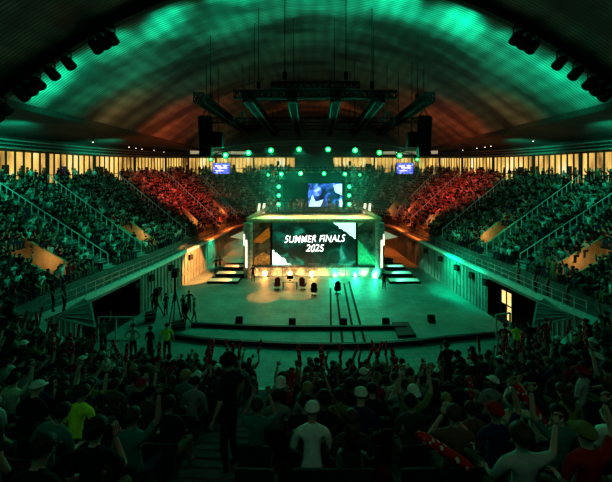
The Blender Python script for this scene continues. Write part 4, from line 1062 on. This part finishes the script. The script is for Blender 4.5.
me.materials.append(crm); o=bpy.data.objects.new('crowd',me); COL.objects.link(o); tag(o,'dense crowd of seated spectators filling the far stands of the arena','crowd',kind='stuff')
print('crowd figures',cnt,'polys',len(LPa),'sticks',nstick)

# ------------------------------------------------------------------ seats
seatm=mat('seat_plastic_dark',(.03,.034,.036),.35,var=.2,spec=.4)
def seat_parts():
    m=MB(); m.add([(-.23,-.2,.43),(.23,-.2,.43),(.23,.2,.45),(-.23,.2,.45),(-.23,-.2,.39),(.23,-.2,.39),(.23,.2,.41),(-.23,.2,.41)],[(0,1,2,3),(7,6,5,4),(0,4,5,1),(1,5,6,2),(2,6,7,3),(3,7,4,0)]); a=m.mesh('seat')
    m=MB(); n=6; vs=[]
    for i in range(n+1):
        x=-.23+.46*i/n; y=-.2-.05*math.cos(x/.23*PI/2); h=.95-.05*(abs(x)/.23)**3
        vs += [(x,y,.4),(x,y-.06,h),(x,y-.03,.4),(x,y-.09,h)]
    fs=[]
    for i in range(n): b=4*i; fs += [(b,b+4,b+5,b+1),(b+2,b+3,b+7,b+6),(b+1,b+5,b+7,b+3)]
    fs += [(0,1,3,2),(4*n,4*n+2,4*n+3,4*n+1)]; m.add(vs,fs); b_=m.mesh('backrest')
    m=MB(); m.box((0,-.1,.2),(.08,.12,.4)).box((0,-.1,.02),(.16,.2,.03)); c=m.mesh('leg')
    for q in (a,b_,c): q.materials.append(seatm)
    c.materials[0]=steel
    return a,b_,c
SA,SB,SCc=seat_parts()
sr=sorted([(s[2].length,i) for i,s in enumerate(seats) if abs(s[0])<3.3 and 1.9<s[2].y<17 and -10<s[4]<622 and proj((s[2].x,s[2].y,s[3]+.8))[1]<535])
near=[i for _,i in sr[:210]]; far_=[i for _,i in sr[210:]]
rws={}
for i in near: rws.setdefault(seats[i][1],[]).append(i)
for r,L_ in rws.items():
    for n_,i in enumerate(sorted(L_,key=lambda i:seats[i][4])):
        k,r,p,z=seats[i][:4]; emp=len(seats[i])>6 and seats[i][6]=='empty'
        e=empty('stadium_seat',(p.x,p.y,z),yaw(k),'%s dark plastic seat, %s from the left in the %s row up'%('empty' if emp else 'occupied',ordinal(n_+1),ordinal(r+1)),'seat','dark plastic seats of the near stand')
        for nm,q in (('seat',SA),('backrest',SB),('leg',SCc)):
            o=bpy.data.objects.new(nm,q); COL.objects.link(o); o.parent=e
m=MB()
for i in far_:
    k,r,p,z=seats[i][:4]; R=Euler((0,0,yaw(k))).to_matrix()
    for q in (SA,SB): m.add([p+Vector((0,0,z))+R@v.co for v in q.vertices],[tuple(f.vertices) for f in q.polygons])
tag(m.build('stadium_seats',seatm),'rows of dark plastic seats further down the near stand','seat',kind='stuff')

# ------------------------------------------------------------------ light
def spot(loc,aim,e,col,size=60,blend=1.,r=.4,name='spot'):
    ld=bpy.data.lights.new(name,'SPOT'); ld.energy=e; ld.color=col; ld.spot_size=math.radians(size); ld.spot_blend=blend; ld.shadow_soft_size=r
    o=bpy.data.objects.new(name,ld); COL.objects.link(o); o.location=loc; o.rotation_euler=(Vector(aim)-Vector(loc)).to_track_quat('-Z','Y').to_euler(); return o
GR=(.0,1,.58); RD=(1,.09,.04); OR=(1,.34,.08); TL=(.0,1,.55)
# ceiling washes thrown up by spots on the arch
for x in (-18.2,-16.2,-13.5,-10,-5.5,0,5.5,10,13.5,16.2,18.2):
    spot((x*.97,22.2,vz(x)-2.6),(x*1.0,25.6,vz(x)),2600 if abs(x)>12 else 4800,GR,92,r=.5,name='ceiling_wash')
for s_ in (-1,1):
    spot((s_*13.5,41,10.5),(s_*17.6,45,17.5),4800,(1,.15,.03),110,name='ceiling_glow')
    spot((s_*15.5,31,12.5),(s_*18.7,33.5,17),800,OR,100,name='ceiling_glow')
    spot((s_*4,57,18),(s_*4.5,63,23.8),2600,(1,.2,.05),80,name='ceiling_glow')
# side stands: green near, red farther off
for s in (-1,1):
    spot((s*7,24,20),(s*21,28,6),2400,(0,1,.62),75,name='stand_wash')
    spot((s*6,36,19),(s*20,38,6),1500,(0,1,.62),60,name='stand_wash')
    spot((s*13.5,43,19),(s*19,52,7),12000,(1,.10,.07),78,name='stand_red')
    spot((s*12.0,40.5,7.5),(s*12.7,45.5,1),4500,(1,.2,.03),60,name='wall_orange')
    spot((s*12.0,49,7.5),(s*11.9,51,1),4000,(1,.2,.03),80,name='wall_orange')
    spot((s*3,55,17),(s*14,66,8),1500,(.5,.9,.4),70,name='stand_far')
    spot((s*22,27,13.6),(s*28,29,15.4),2600,GR,95,name='fascia_wash'); spot((s*22,40,13.6),(s*27.5,42,15.4),1500,GR,95,name='fascia_wash')
    spot((s*23,17,14.6),(s*28,30,15.2),7000,GR,80,name='fascia_wash')
spot((-8.5,35,4.5),(-12.9,37.2,1.4),9000,(1,.36,.1),50,blend=.25,r=.1,name='wall_orange')
spot((-4.2,36.4,12.3),(-4.6,31.9,0),14000,(1,.28,.08),15,blend=.35,r=.1,name='floor_pool'); spot((-1.2,36.4,12.3),(-1.5,32.6,0),7000,(1,.32,.09),17,blend=.35,r=.1,name='floor_pool')
spot((4.2,36.4,12.3),(4.3,33.4,0),4500,(.1,1,.6),22,blend=.6,r=.1,name='floor_pool')
spot((-10.5,42,4),(-12.9,42.5,1.5),1300,TL,70,name='wall_teal'); spot((10.5,32.5,5),(13.6,33,1.4),2600,TL,80,name='wall_teal'); spot((11,28,5),(14,29.5,1.4),900,TL,70,name='wall_teal')
for x in (-5,-1.7,1.7,5): spot((x,41,8.4),(x,40.4,6.3),520,(1,.5,.24),140,name='canopy_wash')  # unseen lamps added close above the canopy to warm its top
# haze hanging in the stage air
hz=bpy.data.materials.new('stage_haze'); hz.use_nodes=True; hn=hz.node_tree; hn.nodes.clear(); ho=hn.nodes.new('ShaderNodeOutputMaterial'); hv_=hn.nodes.new('ShaderNodeVolumeScatter')
hv_.inputs['Density'].default_value=.024; hv_.inputs['Anisotropy'].default_value=.35; hn.links.new(hv_.outputs[0],ho.inputs['Volume'])
tag(MB().box((0,41.2,11.2),(23.5,10.4,8.6)).build('haze',hz),'thin haze hanging in the air around the stage','haze',kind='stuff')
def smoke(name,c,r,dens,lab):
    mm=bpy.data.materials.new(name); mm.use_nodes=True; nn=mm.node_tree; nn.nodes.clear(); mo=nn.nodes.new('ShaderNodeOutputMaterial'); sv=nn.nodes.new('ShaderNodeVolumeScatter')
    tcx=nn.nodes.new('ShaderNodeTexCoord'); nx_=nn.nodes.new('ShaderNodeTexNoise'); nx_.inputs['Scale'].default_value=.9; nx_.inputs['Detail'].default_value=3
    mr=nn.nodes.new('ShaderNodeMapRange'); mr.inputs[1].default_value=.4; mr.inputs[2].default_value=.65; mr.inputs[3].default_value=0; mr.inputs[4].default_value=dens
    nn.links.new(tcx.outputs['Object'],nx_.inputs['Vector']); nn.links.new(nx_.outputs['Fac'],mr.inputs[0]); nn.links.new(mr.outputs[0],sv.inputs['Density']); nn.links.new(sv.outputs[0],mo.inputs['Volume'])
    o=MB().ball((0,0,0),r,20,12).build(name,mm); o.location=c; tag(o,lab,'smoke',kind='stuff')
smoke('low_smoke',(0,37.0,.9),(8.2,1.25,.85),.4,'low stage smoke drifting before the patterned skirt')
smoke('drifting_smoke',(-9.7,46.3,1.5),(2.4,2.6,1.2),.5,'teal lit smoke drifting out beside the left of the stage')
spot((-9.7,44,6),(-9.7,46.3,1),2500,TL,60,name='smoke_light')
def glow(p,e,c):
    ld=bpy.data.lights.new('lamp_glow','SPOT' if p[2]>5 else 'POINT'); ld.energy=e; ld.color=c; ld.shadow_soft_size=.12
    if p[2]>5: ld.spot_size=math.radians(150); ld.spot_blend=.4
    lo=bpy.data.objects.new('lamp_glow',ld); COL.objects.link(lo); lo.location=p; lo.rotation_euler=Vector((0,-1,-.75)).to_track_quat('-Z','Y').to_euler()
for i,p in enumerate(arc): glow((p[0],p[1]-.55,p[2]),620 if 0<i<9 else 160,(0,1,.52))
for p in row2: glow((p[0],p[1]-.5,p[2]),300,(0,1,.5))
for s in (-1,1):
    for z in (9.85,8.8,7.75): glow((s*4.2,40.7,z),180,(0,1,.5))
for i,(px,_,c) in enumerate(foot): glow(((px-CX)/F*37.6,37.2,.65),150,(1,.45,.15) if c=='orange' else (.08,1,.5))
# near crowd: weak green spill, then an added red fill
spot((-7,-4,20),(-2,8,5),500,GR,100,r=2,name='crowd_spill'); spot((8,-4,20),(3,8,5),400,GR,100,r=2,name='crowd_spill')
spot((2,-3,21),(2,4,6),300,(1,.12,.09),72,r=2,name='crowd_red_fill')  # added fill with no real source, so red sleeves and sticks read red
